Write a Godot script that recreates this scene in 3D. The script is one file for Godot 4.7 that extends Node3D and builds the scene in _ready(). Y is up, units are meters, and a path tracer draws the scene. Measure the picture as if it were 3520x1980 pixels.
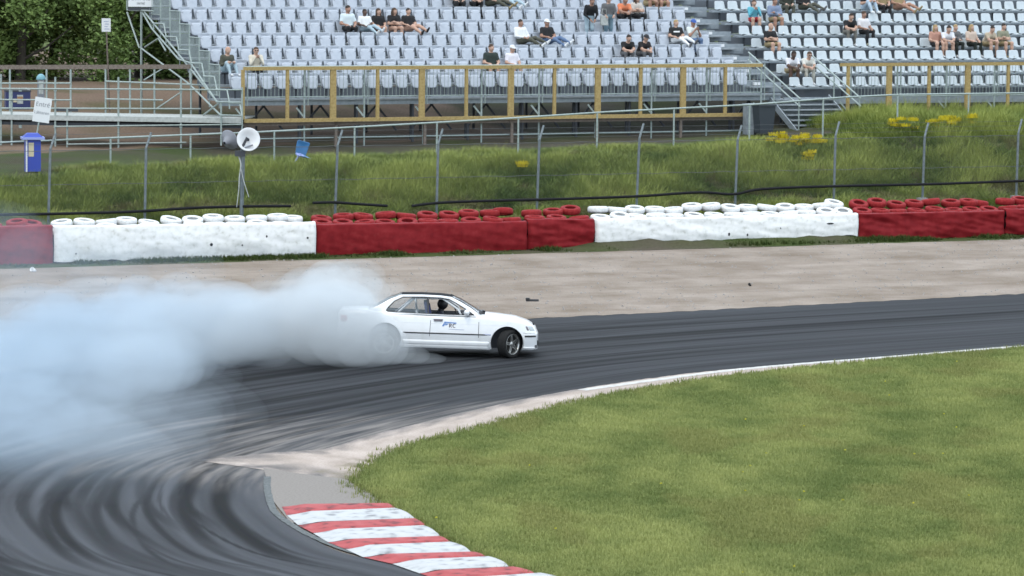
extends Node3D
# A white drift car trailing tyre smoke through a corner, a tyre barrier, a grass bank with a fence and two grandstands.
# Positions are read off the photograph with the camera below: a pixel gives a direction, the ground or the stand's planes give the distance.

const FOCAL := 13345.0              # in pixels of the 3520 x 1980 photograph
const REFLECT := 0.80             # share of the colours below that surfaces give back under this exposure
const EYE := Vector3(0, 9.2, 0)
const STAND_AT := Vector3(-8.797, 0, -126.48)   # foot of the timber frame's end post
const STAND_TURN := 25.0
var cam_right: Vector3
var cam_up: Vector3
var cam_fwd: Vector3
var along: Vector3                  # along the rows of the stands, to the right
var back: Vector3                   # away from the track, square to the rows
var M := {}
var taken := {}
var rng := RandomNumberGenerator.new()
var hill := FastNoiseLite.new()
var unit_tube: ArrayMesh
var unit_box: BoxMesh


func _ready() -> void:
	rng.seed = 7
	hill.seed = 3
	hill.frequency = 0.12
	along = Vector3(cos(deg_to_rad(STAND_TURN)), 0, -sin(deg_to_rad(STAND_TURN)))
	back = Vector3(-sin(deg_to_rad(STAND_TURN)), 0, -cos(deg_to_rad(STAND_TURN)))
	make_camera()
	make_light()
	unit_tube = tube_mesh(10)
	unit_box = BoxMesh.new()
	make_materials()
	make_track()
	make_kerb()
	make_bank()
	make_barriers()
	make_stands()
	make_scaffold()
	make_fences()
	make_trees()
	make_furniture()
	make_car()
	make_people()
	make_grass()
	make_smoke()


func make_camera() -> void:
	var cam := Camera3D.new()
	cam.name = "camera"
	cam.fov = rad_to_deg(2.0 * atan(990.0 / FOCAL))
	cam.near = 1.0
	cam.far = 4000.0
	add_child(cam)
	cam.position = EYE
	cam.rotation = Vector3(-atan((990.0 + 209.0) / FOCAL), 0, 0)
	cam.rotate_object_local(Vector3(0, 0, 1), deg_to_rad(0.5))
	cam_right = cam.basis.x
	cam_up = cam.basis.y
	cam_fwd = -cam.basis.z
	cam.current = true
	var lens := CameraAttributesPhysical.new()
	lens.frustum_focal_length = 12.0 / tan(deg_to_rad(cam.fov) / 2.0)
	lens.frustum_focus_distance = 85.0
	lens.exposure_aperture = 4.5
	lens.frustum_near = 1.0
	lens.frustum_far = 4000.0
	cam.attributes = lens


func make_light() -> void:
	var e := Environment.new()
	e.background_mode = Environment.BG_SKY
	var sky := Sky.new()
	var m := ProceduralSkyMaterial.new()
	m.sky_top_color = Color(0.88, 0.94, 1.0)
	m.sky_horizon_color = Color(0.87, 0.92, 0.97)
	m.sky_curve = 0.3
	m.ground_bottom_color = Color(0.30, 0.31, 0.28)
	m.ground_horizon_color = Color(0.55, 0.57, 0.55)
	m.sky_energy_multiplier = 1.0
	m.sun_angle_max = 0.0
	sky.sky_material = m
	e.sky = sky
	e.tonemap_mode = Environment.TONE_MAPPER_LINEAR
	e.tonemap_exposure = 2.4
	e.sdfgi_enabled = true
	e.ssao_enabled = true
	e.ssil_enabled = true
	e.volumetric_fog_enabled = true
	e.volumetric_fog_density = 0.0
	var w := WorldEnvironment.new()
	w.name = "environment"
	w.environment = e
	add_child(w)
	var sun := DirectionalLight3D.new()
	sun.name = "sun"
	sun.light_energy = 0.2
	sun.light_angular_distance = 20.0
	sun.light_color = Color(1.0, 0.97, 0.92)
	sun.shadow_enabled = true
	add_child(sun)
	sun.look_at_from_position(Vector3(-12, 60, 28), Vector3.ZERO)


# ---------- from pixels to places ----------

func pixel_ray(px: float, py: float) -> Vector3:
	return cam_fwd + cam_right * ((px - 1760.0) / FOCAL) + cam_up * ((990.0 - py) / FOCAL)


func on_ground(px: float, py: float, h := 0.0) -> Vector3:
	var d := pixel_ray(px, py)
	return EYE + d * ((h - EYE.y) / d.y)


func on_stand(px: float, py: float, off: float) -> Vector2:
	var d := pixel_ray(px, py)
	var p := EYE + d * ((STAND_AT + back * off - EYE).dot(back) / d.dot(back))
	return Vector2((p - STAND_AT).dot(along), p.y)


func sp(a: float, y: float, off: float) -> Vector3:
	return STAND_AT + along * a + back * off + Vector3(0, y, 0)


func bank_height(a: float, off: float) -> float:
	var top := clampf(2.05 + 0.010 * (a + 8.0), 1.95, 2.25) + 0.02 * clampf(a - 8.0, 0.0, 16.0) + 0.45 * smoothstep(18.0, 22.0, a)
	var h := 0.0
	if off > -13.0:
		h = 0.72 * smoothstep(-13.0, -11.7, off) + (top - 0.72) * smoothstep(-11.9, -5.2, off)
	if off > -2.0:
		h = lerpf(h, maxf(h, 2.35 + 0.012 * a), smoothstep(-2.0, 2.0, off))
		h = lerpf(h, 3.75, smoothstep(3.0, 16.0, off))
	if off > -12.6:
		h += 0.10 * hill.get_noise_2d(a * 3.0, off * 3.0) * smoothstep(-12.6, -11.0, off)
	return h + 0.012


# ---------- building blocks ----------

func numbered(called: String) -> String:
	if not taken.has(called):
		taken[called] = 0
		return called
	taken[called] += 1
	return "%s_%03d" % [called, taken[called]]


func tag(o: Node3D, label := "", category := "", group := "", kind := "") -> void:
	if label:
		o.set_meta("label", label)
	if category:
		o.set_meta("category", category)
	if group:
		o.set_meta("group", group)
	if kind:
		o.set_meta("kind", kind)


func thing(called: String, label: String, category: String, at := Vector3.ZERO, turn := 0.0, group := "") -> Node3D:
	var o := Node3D.new()
	o.name = numbered(called)
	add_child(o)
	o.position = at
	o.rotation_degrees.y = turn
	tag(o, label, category, group)
	return o


func part(parent: Node, called: String, mesh: Mesh, mat: Material, xf := Transform3D.IDENTITY) -> MeshInstance3D:
	var o := MeshInstance3D.new()
	o.name = called
	o.mesh = mesh
	if mat:
		o.material_override = mat
	o.transform = xf
	parent.add_child(o, true)
	return o


func setting(called: String, mesh: Mesh, mat: Material, kind := "structure") -> MeshInstance3D:
	var o := part(self, numbered(called), mesh, mat)
	o.set_meta("kind", kind)
	return o


func frame_along(p0: Vector3, p1: Vector3) -> Basis:
	var y := (p1 - p0).normalized()
	var x := Vector3.RIGHT if absf(y.y) > 0.9 else Vector3.UP.cross(y).normalized()
	var z := x.cross(y).normalized()
	x = y.cross(z).normalized()
	return Basis(x, y, z)


func tube_mesh(sides: int) -> ArrayMesh:
	var st := SurfaceTool.new()
	st.begin(Mesh.PRIMITIVE_TRIANGLES)
	for k in sides:
		var a := TAU * k / sides
		var b := TAU * (k + 1) / sides
		var p := [Vector3(cos(a), -0.5, sin(a)), Vector3(cos(b), -0.5, sin(b)), Vector3(cos(b), 0.5, sin(b)), Vector3(cos(a), 0.5, sin(a))]
		st.set_smooth_group(0)
		for i in [0, 1, 2, 0, 2, 3]:
			st.add_vertex(p[i])
		st.set_smooth_group(-1)
		for i in [[p[0], p[1], Vector3(0, -0.5, 0)], [p[2], p[3], Vector3(0, 0.5, 0)]]:
			st.add_vertex(i[1])
			st.add_vertex(i[0])
			st.add_vertex(i[2])
	st.generate_normals()
	return st.commit()


func tube(parent: Node, called: String, p0: Vector3, p1: Vector3, r: float, mat: Material) -> MeshInstance3D:
	var b := frame_along(p0, p1)
	b.x *= r
	b.z *= r
	b.y *= (p1 - p0).length()
	return part(parent, called, unit_tube, mat, Transform3D(b, (p0 + p1) / 2.0))


# w: its height (or breadth along z of an upright one), d: its depth
func bar(parent: Node, called: String, p0: Vector3, p1: Vector3, w: float, d: float, mat: Material) -> MeshInstance3D:
	var b := frame_along(p0, p1)
	b.x *= d
	b.z *= w
	b.y *= (p1 - p0).length()
	return part(parent, called, unit_box, mat, Transform3D(b, (p0 + p1) / 2.0))


func block(parent: Node, called: String, centre: Vector3, size: Vector3, mat: Material) -> MeshInstance3D:
	return part(parent, called, unit_box, mat, Transform3D(Basis.from_scale(size), centre))


func new_st() -> SurfaceTool:
	var st := SurfaceTool.new()
	st.begin(Mesh.PRIMITIVE_TRIANGLES)
	return st


func quad(st: SurfaceTool, a: Vector3, b: Vector3, c: Vector3, d: Vector3) -> void:
	for p in [a, b, c, a, c, d]:
		st.add_vertex(p)


func done(st: SurfaceTool) -> ArrayMesh:
	st.index()
	st.generate_normals()
	return st.commit()


func st_box(st: SurfaceTool, centre: Vector3, size: Vector3, turn := Basis.IDENTITY) -> void:
	st.set_smooth_group(-1)
	var h := size / 2.0
	var p := []
	for k in 8:
		p.append(centre + turn * Vector3(h.x if k & 1 else -h.x, h.y if k & 2 else -h.y, h.z if k & 4 else -h.z))
	for f in [[0, 2, 3, 1], [4, 5, 7, 6], [0, 1, 5, 4], [2, 6, 7, 3], [0, 4, 6, 2], [1, 3, 7, 5]]:
		quad(st, p[f[0]], p[f[1]], p[f[2]], p[f[3]])


func st_tube(st: SurfaceTool, pts: Array, r0: float, r1: float, sides := 8) -> void:
	st.set_smooth_group(0)
	var rings := []
	for k in pts.size():
		var d: Vector3 = (pts[mini(k + 1, pts.size() - 1)] - pts[maxi(k - 1, 0)]).normalized()
		var b := frame_along(Vector3.ZERO, d)
		var r := lerpf(r0, r1, float(k) / maxi(1, pts.size() - 1))
		var ring := []
		for s in sides:
			ring.append(pts[k] + (b.x * cos(TAU * s / sides) + b.z * sin(TAU * s / sides)) * r)
		rings.append(ring)
	for k in pts.size() - 1:
		for s in sides:
			var t := (s + 1) % sides
			quad(st, rings[k][s], rings[k][t], rings[k + 1][t], rings[k + 1][s])
	for e in [0, pts.size() - 1]:
		for s in sides:
			st.add_vertex(pts[e])
			st.add_vertex(rings[e][s])
			st.add_vertex(rings[e][(s + 1) % sides])


func lathe(st: SurfaceTool, profile: Array, sides: int, xf := Transform3D.IDENTITY) -> void:
	# profile of Vector2(radius, height) turned about the y axis
	st.set_smooth_group(0)
	for s in sides:
		var a := TAU * s / sides
		var b := TAU * (s + 1) / sides
		for k in profile.size() - 1:
			var p: Vector2 = profile[k]
			var q: Vector2 = profile[k + 1]
			quad(st, xf * Vector3(p.x * cos(a), p.y, p.x * sin(a)), xf * Vector3(q.x * cos(a), q.y, q.x * sin(a)), xf * Vector3(q.x * cos(b), q.y, q.x * sin(b)), xf * Vector3(p.x * cos(b), p.y, p.x * sin(b)))


func spline(pts: Array, t: float) -> Vector3:
	var n := pts.size() - 1
	var k := clampi(int(t * n), 0, n - 1)
	var f := t * n - k
	var a: Vector3 = pts[maxi(k - 1, 0)]
	var b: Vector3 = pts[k]
	var c: Vector3 = pts[k + 1]
	var d: Vector3 = pts[mini(k + 2, n)]
	return b.cubic_interpolate(c, a, d, f)


# ---------- materials ----------

func lin(r: float, g: float, b: float) -> Color:
	return Color(r, g, b).linear_to_srgb()


func dull(c: Color) -> Color:
	var l := c.srgb_to_linear() * REFLECT
	l.a = c.a
	return l.linear_to_srgb()


func mat(c: Color, rough := 0.7, metal := 0.0) -> StandardMaterial3D:
	var m := StandardMaterial3D.new()
	m.albedo_color = c
	m.roughness = rough
	m.metallic = metal
	return m


func matte(m: StandardMaterial3D, shine := 0.2) -> StandardMaterial3D:
	m.metallic_specular = shine
	return m


func noise_image(seed_: int, freq: float, octaves: int, size: int, ramp: Array, type := FastNoiseLite.TYPE_SIMPLEX_SMOOTH) -> ImageTexture:
	# ramp: linear colours the noise runs through
	var n := FastNoiseLite.new()
	n.seed = seed_
	n.frequency = freq
	n.noise_type = type
	n.fractal_octaves = octaves
	var src := n.get_seamless_image(size, size)
	var table := PackedByteArray()
	for k in 256:
		var t := k / 255.0 * (ramp.size() - 1)
		var i := clampi(int(t), 0, ramp.size() - 2)
		var c: Color = ramp[i].lerp(ramp[i + 1], t - i).linear_to_srgb()
		table.append_array([int(c.r * 255), int(c.g * 255), int(c.b * 255)])
	var data := src.get_data()
	var out := PackedByteArray()
	out.resize(data.size() * 3)
	for k in data.size():
		var v := data[k] * 3
		out[k * 3] = table[v]
		out[k * 3 + 1] = table[v + 1]
		out[k * 3 + 2] = table[v + 2]
	var im := Image.create_from_data(size, size, false, Image.FORMAT_RGB8, out)
	return ImageTexture.create_from_image(im)


func tri(m: StandardMaterial3D, scale: float, albedo: Texture2D = null, bump: Texture2D = null, bump_cm := 1.0, world := true) -> StandardMaterial3D:
	m.uv1_triplanar = true
	m.uv1_world_triplanar = world
	m.uv1_scale = Vector3.ONE * scale
	if albedo:
		m.albedo_texture = albedo
	if bump:
		m.heightmap_enabled = true
		m.heightmap_texture = bump
		m.heightmap_scale = bump_cm
	return m


func grey(a: float, b: float, n := 2) -> Array:
	var out := []
	for k in n:
		var v := lerpf(a, b, float(k) / (n - 1))
		out.append(Color(v, v, v))
	return out


func make_materials() -> void:
	var fine := noise_image(11, 0.09, 4, 512, grey(0.0, 1.0))
	var coarse := noise_image(12, 0.015, 4, 512, grey(0.0, 1.0))
	var speckle := noise_image(13, 0.22, 3, 512, [Color(0.72, 0.72, 0.72), Color(0.95, 0.95, 0.95), Color(1, 1, 1), Color(1, 1, 1)])
	M.asphalt = tri(mat(Color.WHITE, 0.82), 0.55, noise_image(14, 0.25, 3, 512, grey(0.62, 1.0)))
	M.asphalt.vertex_color_use_as_albedo = true
	M.gravel = tri(mat(Color.WHITE, 0.95), 0.28, noise_image(15, 0.16, 4, 512, [Color(0.5, 0.48, 0.46), Color(0.9, 0.89, 0.88), Color(1, 1, 1), Color(0.86, 0.84, 0.8)]), fine, 2.5)
	M.gravel.vertex_color_use_as_albedo = true
	M.dust = tri(mat(Color.WHITE, 0.95), 0.33, noise_image(16, 0.1, 4, 512, [Color(0.7, 0.68, 0.66), Color(0.95, 0.94, 0.93), Color(1, 1, 1)]))
	M.dust.vertex_color_use_as_albedo = true
	M.turf = tri(mat(Color.WHITE, 1.0), 0.22, noise_image(17, 0.05, 5, 512, [Color(0.080, 0.110, 0.032), Color(0.145, 0.180, 0.056), Color(0.180, 0.210, 0.068), Color(0.190, 0.205, 0.076)]))
	M.earth = tri(mat(Color.WHITE, 1.0), 0.3, noise_image(18, 0.06, 5, 512, grey(0.55, 1.0)))
	M.earth.vertex_color_use_as_albedo = true
	M.ground = tri(mat(Color.WHITE, 1.0), 0.1, noise_image(19, 0.05, 5, 256, [Color(0.04, 0.06, 0.015), Color(0.09, 0.12, 0.03), Color(0.12, 0.12, 0.05)]))
	M.red_belt = tri(mat(Color.WHITE, 0.55), 0.35, noise_image(20, 0.02, 4, 512, [Color(0.130, 0.009, 0.012), Color(0.200, 0.012, 0.016), Color(0.235, 0.016, 0.020), Color(0.270, 0.030, 0.032)]))
	M.white_belt = tri(mat(Color.WHITE, 0.5), 0.35, noise_image(21, 0.025, 5, 512, [Color(0.460, 0.450, 0.400), Color(0.780, 0.790, 0.770), Color(0.880, 0.880, 0.870), Color(0.900, 0.900, 0.900)]))
	M.red_tyre = tri(mat(Color.WHITE, 0.6), 1.5, noise_image(22, 0.03, 3, 256, [Color(0.170, 0.012, 0.014), Color(0.270, 0.022, 0.024), Color(0.330, 0.040, 0.040)]), fine, 0.3)
	M.white_tyre = tri(mat(Color.WHITE, 0.55), 1.5, noise_image(23, 0.03, 3, 256, [Color(0.50, 0.49, 0.46), Color(0.78, 0.78, 0.77), Color(0.82, 0.82, 0.82)]), fine, 0.3)
	M.black_rubber = mat(lin(0.018, 0.018, 0.02), 0.75)
	M.kerb_red = tri(mat(Color.WHITE, 0.6), 0.7, noise_image(24, 0.007, 3, 512, [Color(0.030, 0.018, 0.020), Color(0.170, 0.035, 0.038), Color(0.360, 0.060, 0.062), Color(0.400, 0.070, 0.071), Color(0.420, 0.085, 0.085), Color(0.440, 0.100, 0.100)]), fine, 0.3)
	M.kerb_white = tri(mat(Color.WHITE, 0.6), 0.7, noise_image(25, 0.007, 3, 512, [Color(0.140, 0.140, 0.145), Color(0.340, 0.340, 0.350), Color(0.470, 0.480, 0.480), Color(0.500, 0.500, 0.500), Color(0.520, 0.520, 0.520), Color(0.530, 0.530, 0.530)]), fine, 0.3)
	M.line = tri(mat(Color.WHITE, 0.7), 0.6, noise_image(26, 0.06, 4, 256, [Color(0.070, 0.075, 0.075), Color(0.120, 0.130, 0.130), Color(0.180, 0.190, 0.190)]))
	M.edge_line = tri(mat(Color.WHITE, 0.7), 0.4, noise_image(27, 0.05, 4, 256, [Color(0.40, 0.37, 0.34), Color(0.56, 0.54, 0.51), Color(0.66, 0.64, 0.61)]))
	M.steel = tri(mat(Color.WHITE, 0.5, 0.25), 0.9, noise_image(28, 0.03, 3, 256, [Color(0.260, 0.320, 0.300), Color(0.350, 0.410, 0.390), Color(0.410, 0.470, 0.450)]))
	M.grey_steel = tri(mat(Color.WHITE, 0.55, 0.15), 0.7, noise_image(29, 0.03, 3, 256, [Color(0.22, 0.25, 0.28), Color(0.29, 0.33, 0.36), Color(0.35, 0.39, 0.42)]))
	M.dark_steel = mat(lin(0.05, 0.055, 0.065), 0.6, 0.2)
	M.riser = mat(lin(0.15, 0.17, 0.195), 0.7)
	M.fence_steel = tri(mat(Color.WHITE, 0.5, 0.3), 0.8, noise_image(30, 0.03, 3, 256, [Color(0.110, 0.135, 0.145), Color(0.160, 0.190, 0.200), Color(0.210, 0.240, 0.250)]))
	M.wire = mat(lin(0.10, 0.11, 0.11), 0.6, 0.2)
	M.deck = tri(mat(Color.WHITE, 0.75), 0.6, noise_image(31, 0.04, 4, 256, [Color(0.20, 0.22, 0.24), Color(0.29, 0.32, 0.34), Color(0.34, 0.37, 0.40)]))
	M.plank = tri(mat(Color.WHITE, 0.85), 0.6, noise_image(32, 0.05, 4, 256, [Color(0.32, 0.33, 0.31), Color(0.47, 0.49, 0.47), Color(0.54, 0.56, 0.54)]))
	M.timber = tri(mat(Color.WHITE, 0.8), 1.3, noise_image(33, 0.03, 4, 256, [Color(0.280, 0.190, 0.080), Color(0.420, 0.310, 0.135), Color(0.510, 0.385, 0.180)]), fine, 0.2)
	M.old_timber = tri(mat(Color.WHITE, 0.9), 0.9, noise_image(34, 0.04, 4, 256, [Color(0.13, 0.10, 0.085), Color(0.20, 0.165, 0.14), Color(0.26, 0.22, 0.19)]), fine, 0.3)
	M.seat = tri(mat(Color.WHITE, 0.42), 0.9, noise_image(35, 0.02, 3, 256, [Color(0.410, 0.450, 0.515), Color(0.480, 0.520, 0.585), Color(0.515, 0.550, 0.610)]))
	M.shell_seat = tri(mat(Color.WHITE, 0.42), 0.9, noise_image(36, 0.02, 3, 256, [Color(0.450, 0.500, 0.530), Color(0.520, 0.575, 0.605), Color(0.560, 0.605, 0.630)]))
	M.white_paint = mat(lin(0.78, 0.79, 0.80), 0.5)
	M.ink = mat(lin(0.06, 0.06, 0.07), 0.7)
	M.blue_plastic = mat(lin(0.025, 0.06, 0.42), 0.4)
	M.pale_blue = mat(lin(0.30, 0.36, 0.70), 0.4)
	M.dark_blue = mat(lin(0.02, 0.028, 0.12), 0.45)
	M.chair_blue = mat(lin(0.05, 0.19, 0.42), 0.45)
	M.teal = mat(lin(0.16, 0.36, 0.42), 0.4)
	M.cream = mat(lin(0.62, 0.54, 0.36), 0.7)
	M.ochre = mat(lin(0.36, 0.20, 0.10), 0.7)
	M.bin_grey = mat(lin(0.035, 0.045, 0.055), 0.5)
	M.grey_plastic = mat(lin(0.22, 0.23, 0.26), 0.6)
	M.car_paint = tri(mat(Color.WHITE, 0.30), 0.8, noise_image(40, 0.012, 4, 256, [Color(0.66, 0.655, 0.645), Color(0.77, 0.78, 0.785), Color(0.80, 0.81, 0.82), Color(0.81, 0.82, 0.83)]), null, 1.0, false)
	M.car_paint.clearcoat_enabled = true
	M.car_paint.clearcoat = 0.6
	M.car_paint.clearcoat_roughness = 0.06
	M.roof = matte(mat(lin(0.012, 0.013, 0.015), 0.75), 0.15)
	M.trim = mat(lin(0.016, 0.016, 0.018), 0.5)
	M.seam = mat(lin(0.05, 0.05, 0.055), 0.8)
	M.tyre = tri(mat(Color.WHITE, 0.85), 3.0, noise_image(37, 0.06, 3, 256, grey(0.014, 0.035)))
	M.rim = mat(lin(0.52, 0.52, 0.50), 0.32, 0.85)
	M.disc = mat(lin(0.10, 0.095, 0.09), 0.5, 0.6)
	M.glass = mat(Color(0.55, 0.62, 0.66, 0.16), 0.03)
	M.glass.transparency = BaseMaterial3D.TRANSPARENCY_ALPHA
	M.lens = mat(Color(0.72, 0.75, 0.76), 0.12)
	M.cage = mat(lin(0.72, 0.74, 0.75), 0.4)
	M.cabin = mat(lin(0.12, 0.125, 0.135), 0.9)
	M.decal_blue = mat(lin(0.13, 0.24, 0.50), 0.5)
	M.decal_grey = mat(lin(0.17, 0.15, 0.17), 0.5)
	M.decal_pale = mat(lin(0.40, 0.43, 0.56), 0.5)
	M.bark = tri(mat(Color.WHITE, 0.95), 1.2, noise_image(38, 0.05, 4, 256, [Color(0.03, 0.024, 0.018), Color(0.085, 0.07, 0.052)]), fine, 1.0)
	M.leaf = mat(Color.WHITE, 0.65)
	M.leaf.vertex_color_use_as_albedo = true
	M.leaf.backlight_enabled = true
	M.leaf.backlight = Color(0.35, 0.45, 0.15)
	M.blade = mat(Color.WHITE, 0.75)
	M.blade.vertex_color_use_as_albedo = true
	M.blade.backlight_enabled = true
	M.blade.backlight = Color(0.4, 0.45, 0.2)
	M.stone = tri(mat(Color.WHITE, 0.95), 2.0, noise_image(39, 0.05, 3, 256, [Color(0.16, 0.15, 0.145), Color(0.30, 0.28, 0.265), Color(0.38, 0.36, 0.34)]))
	M.blade_yellow = mat(lin(0.58, 0.47, 0.03), 0.7)
	M.blade_green = mat(lin(0.07, 0.10, 0.022), 0.8)
	for k in ["asphalt", "gravel", "dust", "turf", "earth", "ground", "red_belt", "red_tyre", "kerb_red", "white_belt", "white_tyre", "kerb_white", "line", "edge_line", "leaf", "blade", "blade_yellow", "blade_green", "timber", "old_timber", "deck", "plank", "tyre", "black_rubber", "cabin"]:
		matte(M[k])
	for k in M:
		if not k in ["glass", "leaf"]:
			M[k].albedo_color = dull(M[k].albedo_color)
	M.speckle = speckle
	M.coarse = coarse
	M.fine = fine


# ---------- the ground, the track and its edges ----------

func array_mesh(v: PackedVector3Array, n: PackedVector3Array, c: PackedColorArray, idx: PackedInt32Array) -> ArrayMesh:
	var arr := []
	arr.resize(Mesh.ARRAY_MAX)
	arr[Mesh.ARRAY_VERTEX] = v
	arr[Mesh.ARRAY_NORMAL] = n
	if c.size():
		arr[Mesh.ARRAY_COLOR] = c
	arr[Mesh.ARRAY_INDEX] = idx
	var m := ArrayMesh.new()
	m.add_surface_from_arrays(Mesh.PRIMITIVE_TRIANGLES, arr)
	return m


func grid_mesh(nu: int, nv: int, place: Callable, paint: Callable) -> ArrayMesh:
	var v := PackedVector3Array()
	var c := PackedColorArray()
	var idx := PackedInt32Array()
	for i in nu + 1:
		for j in nv + 1:
			var p: Vector3 = place.call(float(i) / nu, float(j) / nv)
			v.append(p)
			if paint.is_valid():
				c.append(paint.call(float(i) / nu, float(j) / nv, p))
	var n := PackedVector3Array()
	n.resize(v.size())
	n.fill(Vector3.ZERO)
	for i in nu:
		for j in nv:
			var a := i * (nv + 1) + j
			var b := a + nv + 1
			for t in [[a, b, a + 1], [b, b + 1, a + 1]]:
				var m := (v[t[2]] - v[t[0]]).cross(v[t[1]] - v[t[0]])
				for k in 3:
					idx.append(t[k])
					n[t[k]] += m
	for k in n.size():
		n[k] = n[k].normalized()
	return array_mesh(v, n, c, idx)


var inner_edge := []
var outer_edge := []


func make_track() -> void:
	for p in [[1900, 2100], [1450, 1965], [1150, 1890], [985, 1785], [932, 1712], [950, 1640], [1080, 1575], [1300, 1500], [1770, 1385], [2400, 1286], [3520, 1195], [4300, 1140]]:
		inner_edge.append(on_ground(p[0], p[1]))
	for p in [[-8, -47], [-12, -50.5], [-14.6, -54], [-16.2, -58.5], [-16.6, -63.5], [-15.8, -70.0], [-13.2, -77.0], [-8.8, -84.6], [-2.0, -92.4], [4.6, -96.55], [13.52, -102.08], [20, -106.1]]:
		outer_edge.append(Vector3(p[0], 0, p[1]))
	var n1 := FastNoiseLite.new()
	n1.seed = 41
	n1.frequency = 1.0
	var n2 := FastNoiseLite.new()
	n2.seed = 42
	n2.frequency = 1.0
	n2.fractal_octaves = 2
	# rubber laid down by sliding tyres: place across the track, drift, first and last place along it, half width, darkness
	var marks := []
	var r := RandomNumberGenerator.new()
	r.seed = 5
	for k in 46:
		var s0 := r.randf_range(-0.2, 0.3)
		var at := r.randf_range(0.05, 0.97)
		var bend := r.randf_range(-0.16, 0.16)
		var s1 := s0 + r.randf_range(0.35, 0.7)
		var dark := r.randf_range(0.35, 0.85)
		marks.append([at, bend, s0, s1, r.randf_range(0.08, 0.2), dark])
		if k % 3:
			marks.append([at + 0.11 + r.randf_range(-0.02, 0.02), bend, s0, s1, r.randf_range(0.07, 0.13), dark * 0.8])
	for k in 44:
		var s0 := r.randf_range(-0.2, 0.45)
		marks.append([r.randf_range(0.04, 0.97), r.randf_range(-0.22, 0.22), s0, s0 + r.randf_range(0.25, 0.6), r.randf_range(0.035, 0.06), r.randf_range(0.4, 0.8)])
	for k in 16:
		var s0 := r.randf_range(0.25, 0.6)
		marks.append([r.randf_range(0.22, 0.85), r.randf_range(-0.15, 0.15), s0, s0 + r.randf_range(0.25, 0.6), r.randf_range(0.12, 0.3), r.randf_range(0.45, 0.8)])
	var ns := 520
	var nt := 300
	var v := PackedVector3Array()
	var nn := PackedVector3Array()
	var c := PackedColorArray()
	var idx := PackedInt32Array()
	var run := 0.0
	var last := Vector3.ZERO
	for i in ns + 1:
		var s := float(i) / ns
		var a := spline(inner_edge, s)
		var b := spline(outer_edge, s)
		var width := (b - a).length()
		var mid := (a + b) / 2.0
		run += (mid - last).length() if i else 0.0
		last = mid
		var live := []
		for m in marks:
			if s > m[2] and s < m[3]:
				var f: float = smoothstep(m[2], m[2] + 0.10, s) * (1.0 - smoothstep(m[3] - 0.14, m[3], s))
				var u: float = (s - m[2]) / (m[3] - m[2])
				live.append([(m[0] + m[1] * (u - 0.5) * (1.0 - 0.6 * u)) * width, m[4], m[5] * f])
		# dust dragged over the inside of the corner by cars that cut it
		var reach := 0.25 + 4.6 * smoothstep(0.34, 0.5, s) * (1.0 - smoothstep(0.56, 0.76, s))
		for j in nt + 1:
			var t := float(j) / nt
			var w := t * width
			v.append(a.lerp(b, t) + Vector3(0, 0.004, 0))
			nn.append(Vector3.UP)
			var streak := 0.55 * n1.get_noise_2d(run * 0.035, w * 0.9) + 0.35 * n2.get_noise_2d(run * 0.06 + 50.0, w * 3.2)
			var tone := lerpf(0.074, 0.044, smoothstep(0.42, 0.68, s)) * (1.0 + 0.95 * streak)
			var dark := 0.0
			for m in live:
				var d: float = (w - m[0]) / m[1]
				if absf(d) < 2.2:
					dark = maxf(dark, m[2] * exp(-d * d * d * d))
			tone *= 1.0 - dark
			var col := Color(tone * 0.95, tone, tone * 1.12)
			var grit := clampf(1.15 - w / reach + 0.7 * n2.get_noise_2d(run * 0.10 + 9.0, w * 2.0), 0.0, 1.0) * clampf(0.55 + 0.9 * n1.get_noise_2d(run * 0.2, w * 5.0), 0.0, 1.0)
			grit *= lerpf(0.08, 1.0, smoothstep(0.36, 0.48, s))
			c.append(col.lerp(Color(0.30, 0.27, 0.25), grit * 0.8))
	for i in ns:
		for j in nt:
			var a := i * (nt + 1) + j
			var b := a + nt + 1
			idx.append_array([a, a + 1, b, b, a + 1, b + 1])
	setting("race_track", array_mesh(v, nn, c, idx), M.asphalt)

	# gravel between the outer edge and the foot of the barrier
	var lump := FastNoiseLite.new()
	lump.seed = 44
	lump.frequency = 0.35
	lump.fractal_octaves = 4
	var rut := FastNoiseLite.new()
	rut.seed = 45
	rut.frequency = 1.0
	rut.fractal_octaves = 3
	var place := func(s: float, t: float) -> Vector3:
		var o := spline(outer_edge, lerpf(0.42, 1.0, s))
		var a0 := (o - STAND_AT).dot(along)
		var edge := (spline(inner_edge, lerpf(0.42, 1.0, s)) - o).normalized() * (0.10 + 0.25 * lump.get_noise_2d(o.x * 4.0, o.z * 4.0))
		var far := sp(a0 + 4.0, 0, -15.3 + 0.2 * lump.get_noise_2d(a0 * 3.0, 0.0))
		var p := (o + edge).lerp(Vector3(far.x, 0, far.z), t)
		p.y = 0.007 + (0.045 * absf(lump.get_noise_2d(p.x, p.z)) + 0.025 * rut.get_noise_2d(p.dot(along) * 0.12, p.dot(back) * 1.1)) * smoothstep(0.0, 0.06, t) * (1.0 - smoothstep(0.95, 1.0, t))
		return p
	var paint := func(_s: float, t: float, p: Vector3) -> Color:
		var k := 0.5 + 0.45 * rut.get_noise_2d(p.dot(along) * 0.14 + 7.0, p.dot(back) * 0.45) + 0.5 * lump.get_noise_2d(p.x * 1.2, p.z * 0.7) + 0.25 * lump.get_noise_2d(p.x * 6.0, p.z * 5.0)
		return Color(0.215, 0.170, 0.132).lerp(Color(0.375, 0.318, 0.272), clampf(k, 0.0, 1.0))
	setting("gravel_trap", grid_mesh(260, 110, place, paint), M.gravel)
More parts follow.
